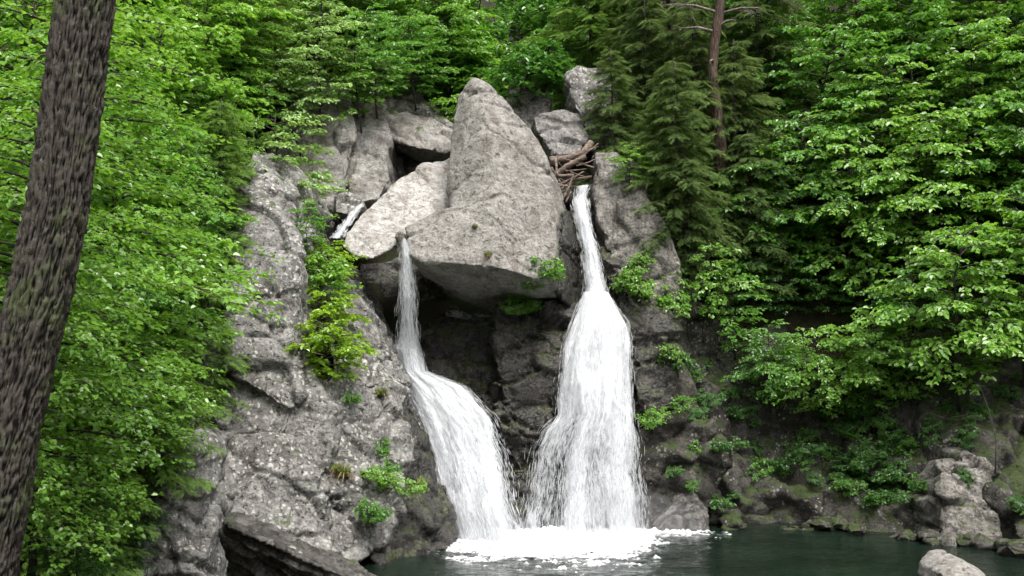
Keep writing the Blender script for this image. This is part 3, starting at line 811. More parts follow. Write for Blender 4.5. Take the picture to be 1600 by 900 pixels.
waterfall('upper_chute', 'narrow white chute pouring from the log jam beside the boulder',
          [(0, 897, 291, 924, 288, 41.2, 0.1), (0.12, 893, 318, 917, 306, 40.9, 0.15), (0.3, 900, 350, 923, 345, 40.4, 0.2), (0.6, 911, 405, 938, 400, 39.8, 0.25), (0.85, 914, 452, 947, 445, 39.4, 0.25), (1.0, 908, 482, 956, 480, 39.0, 0.3)],
          lambda u, v: np.clip(0.50 + 0.38 * np.sin(np.pi * u) - 0.3 * bump1(v, 0.05, 0.08), 0, 1), 30, 120, 1500, 900, 0.95, 5.0, seed=100,
          st=dict(lv=(0.03, 0.09), wid=(0.01, 0.028), off=(0, 0.15), spread=0.05))

def dens_r(u, v):
    core = 0.54 + 0.36 * np.sin(np.pi * np.clip(u, 0, 1)) ** 0.6
    low = np.clip((v - 0.42) / 0.25, 0, 1)
    lob = 0.34 + 0.60 * bump1(u, 0.42, 0.08) + 0.60 * bump1(u, 0.80, 0.11) + 0.22 * bump1(u, 0.6, 0.1) + 0.20 * bump1(u, 0.13, 0.09)
    d = core * (1 - low) + lob * low
    return np.clip(d + 0.3 * np.clip((v - 0.93) / 0.07, 0, 1), 0.05, 1)
waterfall('tall_waterfall', 'tall white waterfall fanning out below the chute into the pool',
          [(0, 911, 456, 953, 456, 39.1, 0.3), (0.06, 902, 484, 966, 480, 38.7, 0.4), (0.12, 892, 510, 978, 504, 38.4, 0.45), (0.2, 882, 540, 987, 536, 38.2, 0.5), (0.35, 871, 600, 993, 595, 37.9, 0.6), (0.48, 868, 648, 995, 648, 37.7, 0.6),
           (0.56, 846, 672, 996, 682, 37.6, 0.6), (0.7, 826, 725, 999, 735, 37.4, 0.6), (0.85, 814, 785, 1006, 785, 37.2, 0.6), (0.97, 808, 838, 1014, 838, 36.9, 0.6), (1.0, 806, 856, 1018, 856, 36.7, 0.6)],
          dens_r, 110, 230, 9000, 5000, 4.0, 9.0, seed=110, st=dict(lv=(0.015, 0.055), wid=(0.006, 0.022), off=(0, 0.4), spread=0.018))

waterfall('cave_trickle', 'thin broken ribbon of water dropping past the cave mouth',
          [(0, 629, 372, 634, 372, 36.5, 0.02), (0.2, 626, 400, 644, 402, 36.5, 0.05), (0.6, 622, 465, 651, 465, 36.7, 0.1), (1.0, 618, 545, 656, 545, 37.3, 0.15)],
          lambda u, v: np.clip(0.40 + 0.36 * np.sin(np.pi * u) - 0.1 * v, 0, 1), 16, 90, 900, 500, 0.7, 4.0, layers=2, seed=120, st=dict(lv=(0.04, 0.14), wid=(0.006, 0.014), off=(0, 0.15), spread=0.08))

def dens_l(u, v):
    d = 0.50 + 0.38 * np.sin(np.pi * np.clip(u * 1.05, 0, 1)) ** 0.5 + 0.12 * np.sin(u * 19 + v * 9)
    d -= 0.36 * np.clip((u - 0.70) / 0.3, 0, 1) * np.clip((v - 0.35) / 0.3, 0, 1)
    d -= 0.55 * np.clip(1 - v / 0.07, 0, 1)
    return np.clip(d + 0.3 * np.clip((v - 0.93) / 0.07, 0, 1), 0.05, 1)
waterfall('left_cascade', 'broad white cascade sliding over dark rock left of the pillar',
          [(0, 628, 522, 655, 518, 38.5, 0.15), (0.08, 616, 545, 658, 548, 38.3, 0.25), (0.2, 624, 580, 668, 580, 38.0, 0.3), (0.3, 634, 612, 724, 602, 37.8, 0.4), (0.45, 648, 655, 768, 652, 37.4, 0.5), (0.62, 668, 710, 790, 708, 37.0, 0.5),
           (0.8, 683, 770, 808, 772, 36.5, 0.5), (0.97, 700, 846, 826, 840, 36.0, 0.5), (1.0, 702, 862, 832, 858, 35.8, 0.5)],
          dens_l, 80, 220, 8000, 2500, 2.8, 9.0, seed=130, st=dict(lv=(0.015, 0.055), wid=(0.006, 0.024), off=(0, 0.4), spread=0.025))

waterfall('small_upper_cascade', 'small white cascade slipping down behind the sloping slab',
          [(0, 556, 322, 570, 316, 39.4, 0.05), (0.4, 536, 345, 556, 338, 38.6, 0.1), (1.0, 514, 372, 536, 372, 37.6, 0.1)],
          lambda u, v: np.clip(0.6 + 0.3 * np.sin(np.pi * u), 0, 1), 16, 50, 300, 150, 0.5, 2.0, layers=1, seed=140, st=dict(lv=(0.05, 0.12), wid=(0.01, 0.03), off=(0, 0.1), spread=0.05))

# foam where the falls hit the pool: raised froth with a torn edge
xs = np.arange(-5.5, 8.0, 0.05); ys = np.arange(29.8, 37.8, 0.05)
GX, GY = np.meshgrid(xs, ys)
pp = np.stack([GX.ravel(), GY.ravel(), np.zeros(GX.size)], 1)
front = np.interp(pp[:, 0], [-5.5, -2.6, -1.6, 0.6, 3.0, 4.6, 5.6, 8], [37.5, 35.0, 33.0, 32.0, 31.9, 33.8, 36.6, 38.4])
sd = (pp[:, 1] - front)
n1 = fbm(pp * (0.9, 1.5, 1), 4, 60, 0.6); n2 = fbm(pp * (3.2, 4.6, 1), 4, 64, 0.65)
mask = np.clip(sd / 2.3, -1.6, 1.3) + 0.75 * n1 + 0.75 * n2
hgt = 0.008 + np.clip(mask, 0, 1.2) * (0.03 + 0.07 * np.clip(n2 + 0.5, 0, 1.5)) + 0.22 * np.exp(-((pp[:, 1] - 36.3) / 0.7) ** 2) * np.clip(0.6 + 0.4 * n2 + 0.8 * n1, 0, 1.6) * (sd > 1)
wz = 0.07 * np.exp(-(np.sqrt(((pp[:, 0] - 1.5) / 4.5) ** 2 + ((pp[:, 1] - 36.5) / 3.0) ** 2) / 1.3) ** 2) * fbm(pp * (2.0, 3.0, 1), 3, 6) + 0.02 * fbm(pp * (0.9, 1.6, 1), 3, 4)
V = pp.copy(); V[:, 2] = wz + np.maximum(np.where(mask > 0, hgt, 0.008), 0.008)
nx, ny = len(xs), len(ys)
idx = np.arange(nx * ny).reshape(ny, nx)
F = np.stack([idx[:-1, :-1], idx[:-1, 1:], idx[1:, 1:], idx[1:, :-1]], -1).reshape(-1, 4)
F = F[(mask[F] > -0.7).any(1)]
used = np.unique(F); rem = np.full(nx * ny, -1); rem[used] = np.arange(len(used))
foam = link('foam', np_mesh('foam', V[used], rem[F], {'mask': ('POINT', mask[used])}, smooth=True), None, M['foam'])
tag(foam, 'white churning foam spreading from the foot of the falls', kind='stuff')

# drifting spray at the foot of the falls
def mist_mat(name, dens_):
    n = NT(name)
    v = n.n('ShaderNodeVolumePrincipled')
    v.inputs['Color'].default_value = (0.95, 0.97, 1.0, 1)
    v.inputs['Density'].default_value = dens_
    v.inputs['Anisotropy'].default_value = 0.2
    n.t.links.new(v.outputs[0], n.out.inputs['Volume'])
    return n.m
for (c, r3, dn_) in (((4.0, 36.1, 0.2), (2.9, 1.0, 1.6), 0.16), ((-0.8, 35.2, 0.1), (1.7, 0.9, 1.3), 0.18)):
    bm = bmesh.new()
    bmesh.ops.create_icosphere(bm, subdivisions=3, radius=1.0)
    for v_ in bm.verts:
        v_.co = Vector((v_.co.x * r3[0], v_.co.y * r3[1], v_.co.z * r3[2]))
    me = bpy.data.meshes.new('mist'); bm.to_mesh(me); bm.free()
    o = link('mist', me, None, mist_mat('mist', dn_)); o.location = c
    tag(o, 'soft white spray hanging at the foot of the falls', kind='stuff')

# ------------------------------------------------------------------ tubes: trunks, branches, logs
class Tubes:
    def __init__(s):
        s.V, s.F, s.n = [], [], 0
    def add(s, pts, rad, k=6):
        pts = np.asarray(pts, float); rad = np.asarray(rad, float)
        m = len(pts)
        tg = np.gradient(pts, axis=0)
        tg /= np.linalg.norm(tg, axis=1)[:, None] + 1e-9
        ref = np.array([0, 0, 1.0]) if abs(tg[0, 2]) < 0.8 else np.array([1.0, 0, 0])
        a = np.cross(tg, ref); a /= np.linalg.norm(a, axis=1)[:, None] + 1e-9
        b = np.cross(tg, a)
        an = np.arange(k) * 2 * np.pi / k
        ring = pts[:, None] + rad[:, None, None] * (np.cos(an)[None, :, None] * a[:, None] + np.sin(an)[None, :, None] * b[:, None])
        s.V.append(ring.reshape(-1, 3))
        i = np.arange(m * k).reshape(m, k) + s.n
        j = np.roll(i, -1, 1)
        s.F.append(np.stack([i[:-1], j[:-1], j[1:], i[1:]], -1).reshape(-1, 4))
        cap = i[-1]
        if k >= 4:
            for q in range(1, k - 2, 2):
                s.F.append(np.array([[cap[0], cap[q], cap[q + 1], cap[min(q + 2, k - 1)]]]))
            c0 = i[0][::-1]
            for q in range(1, k - 2, 2):
                s.F.append(np.array([[c0[0], c0[q], c0[q + 1], c0[min(q + 2, k - 1)]]]))
        s.n += m * k
    def mesh(s, name):
        return np_mesh(name, np.concatenate(s.V), np.concatenate(s.F), smooth=True)

def leaves_mesh(name, p, d, nrm, L, w=0.36, fold=0.18, droop=0.15, rnd=None):
    n = len(p)
    d = d / (np.linalg.norm(d, axis=1)[:, None] + 1e-9)
    s = np.cross(d, nrm); s /= np.linalg.norm(s, axis=1)[:, None] + 1e-9
    u = np.cross(s, d)
    L = L[:, None]
    b = p
    l1 = p + d * L * 0.28 + s * L * w * 0.92 + u * L * fold
    l2 = p + d * L * 0.68 + s * L * w * 0.78 + u * L * (fold * 0.7 - droop * 0.4)
    r1 = p + d * L * 0.28 - s * L * w * 0.92 + u * L * fold
    r2 = p + d * L * 0.68 - s * L * w * 0.78 + u * L * (fold * 0.7 - droop * 0.4)
    t = p + d * L - u * L * droop
    V = np.stack([b, l1, l2, t, r2, r1], 1).reshape(-1, 3)
    i = np.arange(n)[:, None] * 6
    F = np.concatenate([i + np.array([[0, 1, 2, 3]]), i + np.array([[0, 3, 4, 5]])], 0)
    rnd = np.random.RandomState(n).rand(n) if rnd is None else rnd
    return np_mesh(name, V, F, {'rnd': ('POINT', np.repeat(rnd, 6))})

def unit(v):
    return v / (np.linalg.norm(v, axis=-1, keepdims=True) + 1e-9)

def broadleaf(seed, Hh=7.0, Rr=2.6, nb=42, leaf=0.13, twigs=9, lpt=13, low=0.2, rise=0.45, droop=0.35, trunk_r=0.07, lean=0.4, wleaf=0.38, top_r=0.45):
    """meshes of a layered understorey broadleaf: (trunk with limbs, crown)"""
    rs = np.random.RandomState(seed)
    tb = Tubes()
    m = 9
    tz = np.linspace(0, Hh, m)
    la = rs.uniform(0, 6.28)
    wob = np.cumsum(rs.normal(size=(m, 2)) * 0.09, 0)
    tx = wob[:, 0] - wob[0, 0] + lean * np.cos(la) * (tz / Hh) ** 1.5
    ty = wob[:, 1] - wob[0, 1] + lean * np.sin(la) * (tz / Hh) ** 1.5
    trunk = np.stack([tx, ty, tz], 1)
    tb.add(trunk, trunk_r * (1 - 0.85 * tz / Hh) + 0.008, 7)
    lp, ld, ln, ll, lr = [], [], [], [], []
    az = rs.uniform(0, 6.28)
    for i in range(nb):
        f = low + (0.98 - low) * ((i + rs.rand()) / nb)
        az += 2.399 + rs.normal() * 0.35
        z = f * Hh
        st = np.array([np.interp(z, tz, tx), np.interp(z, tz, ty), z])
        g = (f - low) / (1 - low)
        prof = (0.65 + 0.5 * math.sin(min(1.0, g * 1.5) * math.pi * 0.62)) * (1 - (1 - top_r) * max(0, g - 0.45) / 0.55)
        L = Rr * prof * rs.uniform(0.6, 1.12)
        out = np.array([math.cos(az), math.sin(az), 0.0])
        side = np.array([-out[1], out[0], 0.0])
        k = 6
        t = np.linspace(0, 1, k)
        br = st + out * (L * t)[:, None] + np.array([0, 0, 1.0]) * (L * (rise * (0.6 + 0.8 * g) * t - droop * t * t))[:, None] + side * (0.12 * L * rs.normal() * t * t)[:, None]
        tb.add(br, np.linspace(0.018 + 0.006 * L, 0.004, k), 4)
        tone = rs.rand()
        nt = max(4, int(twigs * L / Rr * 1.1))
        for q in range(nt):
            tt = 0.22 + 0.78 * (q + rs.rand() * 0.7) / nt
            b0 = np.array([np.interp(tt, t, br[:, c]) for c in range(3)])
            sg = 1 if q % 2 else -1
            if q == nt - 1: ang = rs.normal() * 0.2
            else: ang = sg * rs.uniform(0.6, 1.15)
            dr = out * math.cos(ang) + side * math.sin(ang) + np.array([0, 0, rs.normal() * 0.10 + 0.05])
            TL = L * rs.uniform(0.22, 0.42) * (1.15 - 0.5 * tt) + 0.12
            e = b0 + dr * TL + np.array([0, 0, -0.18 * TL])
            tb.add(np.stack([b0, (b0 + e) / 2 + (0, 0, 0.05 * TL), e]), [0.006, 0.004, 0.002], 3)
            nl = max(4, int(lpt * TL / (0.33 * Rr) * rs.uniform(0.8, 1.2)))
            a = rs.rand(nl) ** 0.8
            pos = b0 + (e - b0) * a[:, None] + np.stack([np.zeros(nl), np.zeros(nl), 0.05 * TL * np.sin(a * np.pi)], 1)
            dh = dr / np.linalg.norm(dr)
            sd = np.cross(dh, (0, 0, 1.0))
            th = np.where(np.arange(nl) % 2, 1, -1) * rs.uniform(0.35, 1.25, nl)
            dd = dh * np.cos(th)[:, None] + sd * np.sin(th)[:, None]
            dd[:, 2] += rs.normal(size=nl) * 0.22 - 0.22
            nn = np.stack([rs.normal(size=nl) * 0.32, rs.normal(size=nl) * 0.32, np.ones(nl)], 1)
            pos = pos + rs.normal(size=(nl, 3)) * (0.03, 0.03, 0.04)
            lp.append(pos); ld.append(dd); ln.append(nn)
            ll.append(leaf * rs.uniform(0.42, 1.3, nl))
            lr.append(np.clip(0.5 * tone + 0.5 * rs.rand(nl) + 0.1 * g, 0, 1))
    p = np.concatenate(lp)
    cr = leaves_mesh('crown', p, unit(np.concatenate(ld)), unit(np.concatenate(ln)), np.concatenate(ll), wleaf, rnd=np.concatenate(lr))
    return tb.mesh('trunk'), cr

def hemlock(seed, Hh=10.0, Rr=2.6, nb=90, low=0.08, trunk_r=0.14, fl=0.34):
    rs = np.random.RandomState(seed)
    tb = Tubes()
    tz = np.linspace(0, Hh, 8)
    tx = np.cumsum(rs.normal(size=8) * 0.04); ty = np.cumsum(rs.normal(size=8) * 0.04)
    tx -= tx[0]; ty -= ty[0]
    tb.add(np.stack([tx, ty, tz], 1), trunk_r * (1 - 0.9 * tz / Hh) + 0.01, 7)
    V, T, Rn = [], [], []
    az = 0.0; nv = 0
    fb_, fd_, fu_, fL_, fr_ = [], [], [], [], []
    for i in range(nb):
        f = low + (0.99 - low) * (i + rs.rand()) / nb
        az += 2.399 + rs.normal() * 0.3
        z = f * Hh
        L = Rr * (1 - 0.6 * f ** 1.4) * rs.uniform(0.35, 1.2) * (1 - 0.6 * max(0, f - 0.85) / 0.15) + 0.2
        out = np.array([math.cos(az), math.sin(az), 0.0]); side = np.array([-out[1], out[0], 0])
        st = np.array([np.interp(z, tz, tx), np.interp(z, tz, ty), z])
        k = 6; t = np.linspace(0, 1, k)
        br = st + out * (L * t)[:, None] + np.array([0, 0, 1.0]) * (L * (0.14 * t - 0.32 * t * t))[:, None] + side * (0.1 * L * rs.normal() * t * t)[:, None]
        tb.add(br, np.linspace(0.015 + 0.006 * L, 0.003, k), 3)
        nf = int(12 + 27 * L)
        tone = rs.rand()
        tt = 0.15 + 0.85 * rs.rand(nf) ** 0.8
        b0 = np.stack([np.interp(tt, t, br[:, c]) for c in range(3)], 1)
        sg = np.where(rs.rand(nf) < 0.5, 1, -1)
        ang = sg * rs.uniform(0.3, 1.2, nf)
        dr = out[None] * np.cos(ang)[:, None] + side[None] * np.sin(ang)[:, None]
        dr[:, 2] += -0.25 + rs.normal(size=nf) * 0.15
        reach = L * 0.34 * (1.1 - 0.6 * tt) * rs.rand(nf)
        b0 = b0 + dr * reach[:, None]
        fb_.append(b0); fd_.append(dr)
        fu_.append(np.stack([rs.normal(size=nf) * 0.3, rs.normal(size=nf) * 0.3, np.ones(nf)], 1))
        fL_.append(fl * rs.uniform(0.6, 1.2, nf)); fr_.append(np.clip(0.45 * tone + 0.35 * rs.rand(nf) + 0.3 * tt - 0.05, 0, 1))
    b = np.concatenate(fb_); d = unit(np.concatenate(fd_)); u = unit(np.concatenate(fu_)); L = np.concatenate(fL_); rr = np.concatenate(fr_)
    s = unit(np.cross(d, u)); u = np.cross(s, d)
    n = len(b)
    verts, tris = [], []
    nl = 5
    for j in range(nl):                                     # feathered side twigs
        a = (j + 0.4) / nl
        ln_ = 0.42 * (1 - 0.65 * a)
        for sg in (-1, 1):
            c0 = b + d * (L * a)[:, None] - u * (L * 0.25 * a * a)[:, None]
            c1 = c0 + d * (L * 0.13)[:, None]
            tip = c0 + (d * 0.75 + s * sg) * (L * ln_)[:, None] - u * (L * 0.12)[:, None]
            verts += [c0, c1, tip]
    tipb = b + d * (L * 0.85)[:, None] - u * (L * 0.2)[:, None]
    verts += [tipb + s * (L * 0.06)[:, None], tipb - s * (L * 0.06)[:, None], b + d * (L * 1.15)[:, None] - u * (L * 0.36)[:, None]]
    nt = len(verts) // 3
    Vv = np.stack(verts, 1).reshape(-1, 3)
    Ff = np.arange(n * nt * 3).reshape(-1, 3)
    cr = np_mesh('crown', Vv, Ff, {'rnd': ('POINT', np.repeat(rr, nt * 3))})
    return tb.mesh('trunk'), cr

PROT = {}
for k in range(5):
    PROT['maple%d' % k] = broadleaf(200 + k, 7.0, 2.9, 40, 0.20, 12, 20, rise=0.38, droop=0.30)
for k in range(3):
    PROT['sap%d' % k] = broadleaf(220 + k, 5.0, 2.0, 24, 0.17, 10, 16, low=0.22, trunk_r=0.045, lean=0.7, rise=0.3)
for k in range(3):
    PROT['near%d' % k] = broadleaf(230 + k, 9.0, 2.3, 72, 0.095, 14, 25, low=0.2, trunk_r=0.055, lean=0.6, wleaf=0.42, rise=0.3)
for k in range(3):
    PROT['shrub%d' % k] = broadleaf(240 + k, 1.5, 0.95, 22, 0.14, 7, 12, low=0.05, trunk_r=0.02, lean=0.2, wleaf=0.36)
for k in range(4):
    PROT['hem%d' % k] = hemlock(250 + k, nb=130, fl=0.33)
for k in range(2):
    PROT['herb%d' % k] = broadleaf(270 + k, 0.5, 0.42, 12, 0.10, 5, 7, low=0.05, trunk_r=0.008, lean=0.1, wleaf=0.34, rise=0.8)

def tree(kind, loc, scale, rz, mat, name, label, group=None, bark='bark', cat='tree', tilt=None, sz=1.0, parts=('trunk', 'crown')):
    tm, cm = PROT[kind]
    e = empty(name, loc, rz, scale)
    e.scale = (scale, scale, scale * sz)
    if tilt:
        e.rotation_euler = (Matrix.Rotation(tilt[1], 3, Vector((-math.sin(tilt[0]), math.cos(tilt[0]), 0))) @ Matrix.Rotation(rz, 3, 'Z')).to_euler()
    for nm, me, mt in ((parts[0], tm, M[bark]), (parts[1], cm, M[mat])):
        o = bpy.data.objects.new(nm, me)
        col.objects.link(o)
        o.parent = e
        if not me.materials:
            me.materials.append(mt)
        o.material_slots[0].link = 'OBJECT'
        o.material_slots[0].material = mt
    tag(e, label, cat, group)
    return e

bpy.context.view_layer.update()
_dg = bpy.context.evaluated_depsgraph_get()
_solid = set(o.name for o in ROCKS) | {'ground'}
def on_rock(px, py, default=38.0):
    """the point of rock or soil seen in that direction, with its normal"""
    o0 = Vector((0, 0, CAM_Z))
    dv = Vector(((px - 800) / FOC, 1.0, (HOR - py) / FOC)).normalized()
    pt = o0 + dv * 8
    for _ in range(12):
        hit, loc, nrm, fi, ob, mw = sc.ray_cast(_dg, pt, dv)
        if not hit:
            break
        if ob.name in _solid:
            return loc, nrm
        pt = loc + dv * 0.02
    return Vector(P(px, py, default)), Vector((0, -1, 0))

def gz(x, y):
    return float(ground_z(np.array([[x]]), np.array([[y]]))[0, 0])

def seek(px, py, d0, far=8.0):
    """the soil or rock surface met in that direction from depth d0 on"""
    dv = Vector(((px - 800) / FOC, 1.0, (HOR - py) / FOC))
    pt = Vector((0, 0, CAM_Z)) + dv * d0
    dn_ = dv.normalized()
    for _ in range(20):
        hit, loc, nrm, fi, ob, mw = sc.ray_cast(_dg, pt, dn_)
        if not hit or loc.y > d0 + far:
            return None
        if ob.name in _solid and nrm.dot(dn_) < 0:
            return loc
        pt = loc + dn_ * 0.02
    return None

def root_at(px, d, py=None):
    """the base of a plant: on the hillside, or where given"""
    x = (px - 800) * d / FOC
    if py is None:
        return (x, d, gz(x, d) - 0.08)
    return P(px, py, d)

rt = random.Random(42)
# --- trees of the right bank: (kind, px, d, py or None, scale, mat, tilt azimuth deg, tilt deg)
TO_POOL = R(-110)
MISS = []
TONE = dict(bright='bright green', maple='mid green', deep='deep green', yellow='yellow-green', hemlock='dark', hemlock_new='fresh green')
def tr(kind, px, d, py, s, mat, name, label, group=None, tilt=0.0, taz=TO_POOL, bark='bark', sz=1.0):
    base = root_at(px, d, py)
    if py is not None:
        hit = seek(px, py, d - 2.5, 11.0)
        if hit is not None:
            s *= hit.y / d
            base = hit - Vector((0, 0, 0.12))
        else:
            MISS.append((name, px, py, d))
            base = root_at(px, d)
            s *= 1.2
    return tree(kind, base, s, rt.uniform(0, 6.28), mat, name, label, group, bark, 'tree', (taz, R(tilt)) if tilt else None, sz)

tr('maple0', 1500, 36.5, 640, 0.95, 'bright', 'maple_tree', 'bright green maple spreading low over the right end of the pool', tilt=16)
tr('maple1', 1600, 35.0, 600, 0.95, 'bright', 'maple_tree', 'bright maple at the edge of the dark right bank', tilt=8)
tr('maple2', 1290, 39.4, 668, 0.60, 'bright', 'maple_tree', 'green maple hanging its layered sprays over the dark wall', tilt=18)
tr('maple4', 1205, 39.9, 640, 0.50, 'maple', 'maple_tree', 'small maple drooping over the wall next to the fern-topped ledges', tilt=20)
tr('maple3', 1370, 38.8, 660, 0.62, 'bright', 'maple_tree', 'maple arching down over the wall beside the slender grey stem', tilt=16)
tr('sap0', 1100, 40.2, 530, 0.80, 'bright', 'maple_sapling', 'small maple leaning out beside the dark ledge of the tall fall', tilt=18)
tr('sap2', 1150, 40.4, 560, 0.75, 'maple', 'maple_sapling', 'mid green sapling between the tall fall ledges and the drooping maples', tilt=14)
tr('sap1', 985, 43.6, 300, 0.45, 'bright', 'maple_sapling', 'small bright sapling among the hemlocks by the tall leaning rock', tilt=10)
tr('sap0', 1062, 42.6, 345, 0.42, 'bright', 'maple_sapling', 'small bright sapling above the streaked leaning face', tilt=10)
tr('sap1', 1425, 38.3, 600, 1.0, 'maple', 'maple_sapling', 'slender grey-stemmed maple on the mossy right wall', tilt=12)
for px, py, mt in ((1225, 505, 'deep'), (1290, 500, 'maple'), (1345, 510, 'deep'), (1260, 455, 'deep'), (1180, 500, 'maple')):
    tr('sap1', px, 43.2, py, 0.62, mt, 'maple_sapling', '%s sapling in the shady hollow above the right wall' % TONE[mt], 'saplings in the shady hollow', tilt=14)
tr('sap2', 1205, 41.8, 400, 1.0, 'bright', 'maple_sapling', 'pale layered sapling in front of the dark hemlocks', tilt=15)
for i, (px, d, py, s, mt, tl) in enumerate([
        (1330, 42, 470, 0.95, 'bright', 22), (1450, 41, 450, 1.0, 'bright', 18), (1580, 40, 440, 1.05, 'maple', 15), (1240, 43.5, 400, 0.85, 'maple', 20), (1180, 43.5, 430, 0.7, 'maple', 20),
        (1380, 44, 360, 1.05, 'bright', 15), (1520, 44, 320, 1.1, 'bright', 15), (1640, 42, 380, 1.1, 'maple', 10), (1280, 46, 290, 1.0, 'maple', 12),
        (1420, 47, 240, 1.1, 'maple', 10), (1560, 47, 220, 1.1, 'bright', 10), (1680, 46, 260, 1.2, 'deep', 8), (1700, 38, 520, 1.2, 'maple', 4),
        (1210, 48, 210, 1.0, 'deep', 8), (1340, 50, 150, 1.1, 'maple', 8), (1480, 51, 110, 1.15, 'bright', 8), (1620, 51, 130, 1.2, 'maple', 8)]):
    tr('maple%d' % (i % 5), px, d, py, s, mt, 'maple_tree', '%s maple %s the steep slope above the right wall' % (TONE[mt], 'low on' if py > 370 else 'halfway up' if py > 235 else 'high on'), 'maples on the right slope', tilt=tl)

# --- hemlocks right of the lip
for i, (px, d, py, s, mt) in enumerate([(960, 44.5, 300, 0.62, 'hemlock'), (1010, 45.5, 330, 0.95, 'hemlock'), (1060, 44.2, 400, 0.85, 'hemlock'), (1085, 46, 360, 1.05, 'hemlock'),
                                        (1150, 45.5, 400, 0.95, 'hemlock'), (1175, 43.5, 480, 0.75, 'hemlock'), (980, 49, 230, 1.1, 'hemlock_new'), (1050, 50, 220, 1.25, 'hemlock'),
                                        (930, 52, 170, 1.1, 'hemlock_new'), (1180, 50, 260, 1.2, 'hemlock'), (1075, 42.0, 430, 0.5, 'hemlock'), (1035, 43.4, 330, 0.5, 'hemlock_new'), (1125, 43.0, 450, 0.6, 'hemlock'), (1122, 41.6, 330, 0.33, 'hemlock')]):
    tr('hem%d' % (i % 4), px, d, py, s, mt, 'hemlock_tree', '%s feathery hemlock %s the bare reddish trunk above the falls' % (TONE[mt], 'in front of' if d < 46.2 else 'behind'), 'hemlocks above the tall fall', tilt=6)

# --- left side: hemlocks by the cliff
for i, (px, d, py, s, mt) in enumerate([(295, 31, 650, 0.62, 'hemlock_new'), (345, 35.5, 400, 0.55, 'hemlock_new'), (240, 27.5, 770, 0.55, 'hemlock_new'), (150, 24, 900, 0.5, 'hemlock_new'),
                                        (90, 23, 920, 0.6, 'hemlock_new'), (400, 43, 160, 0.7, 'hemlock_new'), (525, 50, 120, 0.8, 'hemlock')]):
    tr('hem%d' % (i % 4), px, d, py, s, mt, 'hemlock_tree', ('soft green hemlock low against the left cliff foot', 'soft green hemlock high beside the upper cliff')[py < 450], 'hemlocks on the left cliff', tilt=6, taz=R(-70))
for i, (px, d, py, s, mt) in enumerate([(320, 36, 420, 0.75, 'bright'), (375, 39.5, 280, 0.70, 'maple'), (300, 33, 520, 0.7, 'maple'), (420, 42.5, 170, 0.62, 'bright'), (345, 41, 230, 0.8, 'bright')]):
    tr('near%d' % (i % 3), px, d, py, s, mt, 'birch_tree', ('airy %s tree rooted beside the rock column' if py > 350 else 'airy %s tree above the upper grey face') % TONE[mt], 'airy trees over the left cliff', tilt=8, taz=R(-60))
# --- left bank broadleaves, near
for i, (px, d, py, s, mt) in enumerate([(22, 13.5, 1000, 0.80, 'bright'), (135, 19, 900, 0.72, 'bright'), (30, 14.5, 990, 1.0, 'bright'), (150, 22, 860, 1.05, 'bright'), (-70, 17, 900, 1.15, 'bright'), (60, 21, 880, 1.15, 'maple')]):
    tr('near%d' % (i % 3), px, d, py, s, mt, 'beech_tree', 'fine-leaved %s tree on the left bank %s' % (TONE[mt], 'just behind the thick near trunk' if d < 18 else 'below the hemlocks'), 'leafy trees on the left bank', tilt=5, taz=R(-60))
for i, (px, d, py, s, mt) in enumerate([(40, 27, 700, 1.2, 'bright'), (150, 29, 600, 1.1, 'bright'), (215, 31, 520, 0.95, 'maple'), (300, 38, 260, 1.1, 'bright'), (120, 33, 400, 1.3, 'bright'), (230, 36, 350, 1.05, 'bright'), (20, 32, 450, 1.3, 'maple'),
                                        (60, 40, 200, 1.3, 'maple'), (180, 42, 180, 1.3, 'bright'), (300, 43, 150, 1.2, 'maple')]):
    tr('maple%d' % (i % 5), px, d, py, s, mt, 'maple_tree', '%s maple %s the slope above the left cliff' % (TONE[mt], 'low on' if py > 430 else 'high on'), 'maples on the left slope', tilt=4, taz=R(-40))
tr('sap0', 445, 35.4, 395, 0.95, 'pale_leaf', 'maple_sapling', 'slender young maple with a thin dark stem in front of the upper cliff face', tilt=4)
tr('maple1', 455, 36.0, 375, 0.55, 'pale_leaf', 'maple_sapling', 'pale green spreading maple in front of the upper grey face', tilt=6)
tr('sap2', 565, 41.5, 205, 0.75, 'bright', 'maple_sapling', 'airy bright sapling overhanging the smooth curved block', tilt=22)
tr('sap0', 470, 40.0, 250, 0.8, 'pale_leaf', 'maple_sapling', 'airy pale sapling rooted on the upper grey face', tilt=18)
tr('maple3', 500, 39.6, 205, 0.72, 'pale_leaf', 'maple_tree', 'silvery pale green maple on top of the upper grey face', tilt=8)
tr('sap1', 478, 37.0, 400, 0.42, 'maple', 'maple_sapling', 'short maple sapling in the gap behind the rock column')
for (px, py, s, mt) in ((512, 596, 1.25, 'yellow'), (500, 540, 1.2, 'yellow'), (492, 470, 1.1, 'bright'), (520, 440, 0.9, 'yellow')):
    hit = seek(px, py, 30.5, 8) or Vector(P(px, py, 34))
    tree('shrub%d' % rt.randrange(3), hit, s, rt.uniform(0, 6), mt, 'leafy_shrub', 'yellow-green shrub growing in the cleft between column and ridge', 'shrubs in the cliff cleft', cat='shrub', parts=('stem', 'foliage'))

for (px, py, d, s) in ((90, 905, 20, 2.3), (150, 900, 21, 2.2), (205, 905, 22, 1.8), (60, 860, 23, 2.4), (130, 850, 24, 2.2), (190, 850, 24.5, 1.8), (110, 960, 16, 1.7)):
    hit = seek(px, py + 25, d - 2, 8) or Vector(root_at(px, d))
    tree('near%d' % rt.randrange(3), hit, s * 0.17 * hit.y / d, rt.uniform(0, 6), 'deep', 'understorey_shrub', 'dark shrub between the near trunk and the low pale pillar', 'dark shrubs at the left cliff foot', cat='shrub', parts=('stem', 'foliage'))
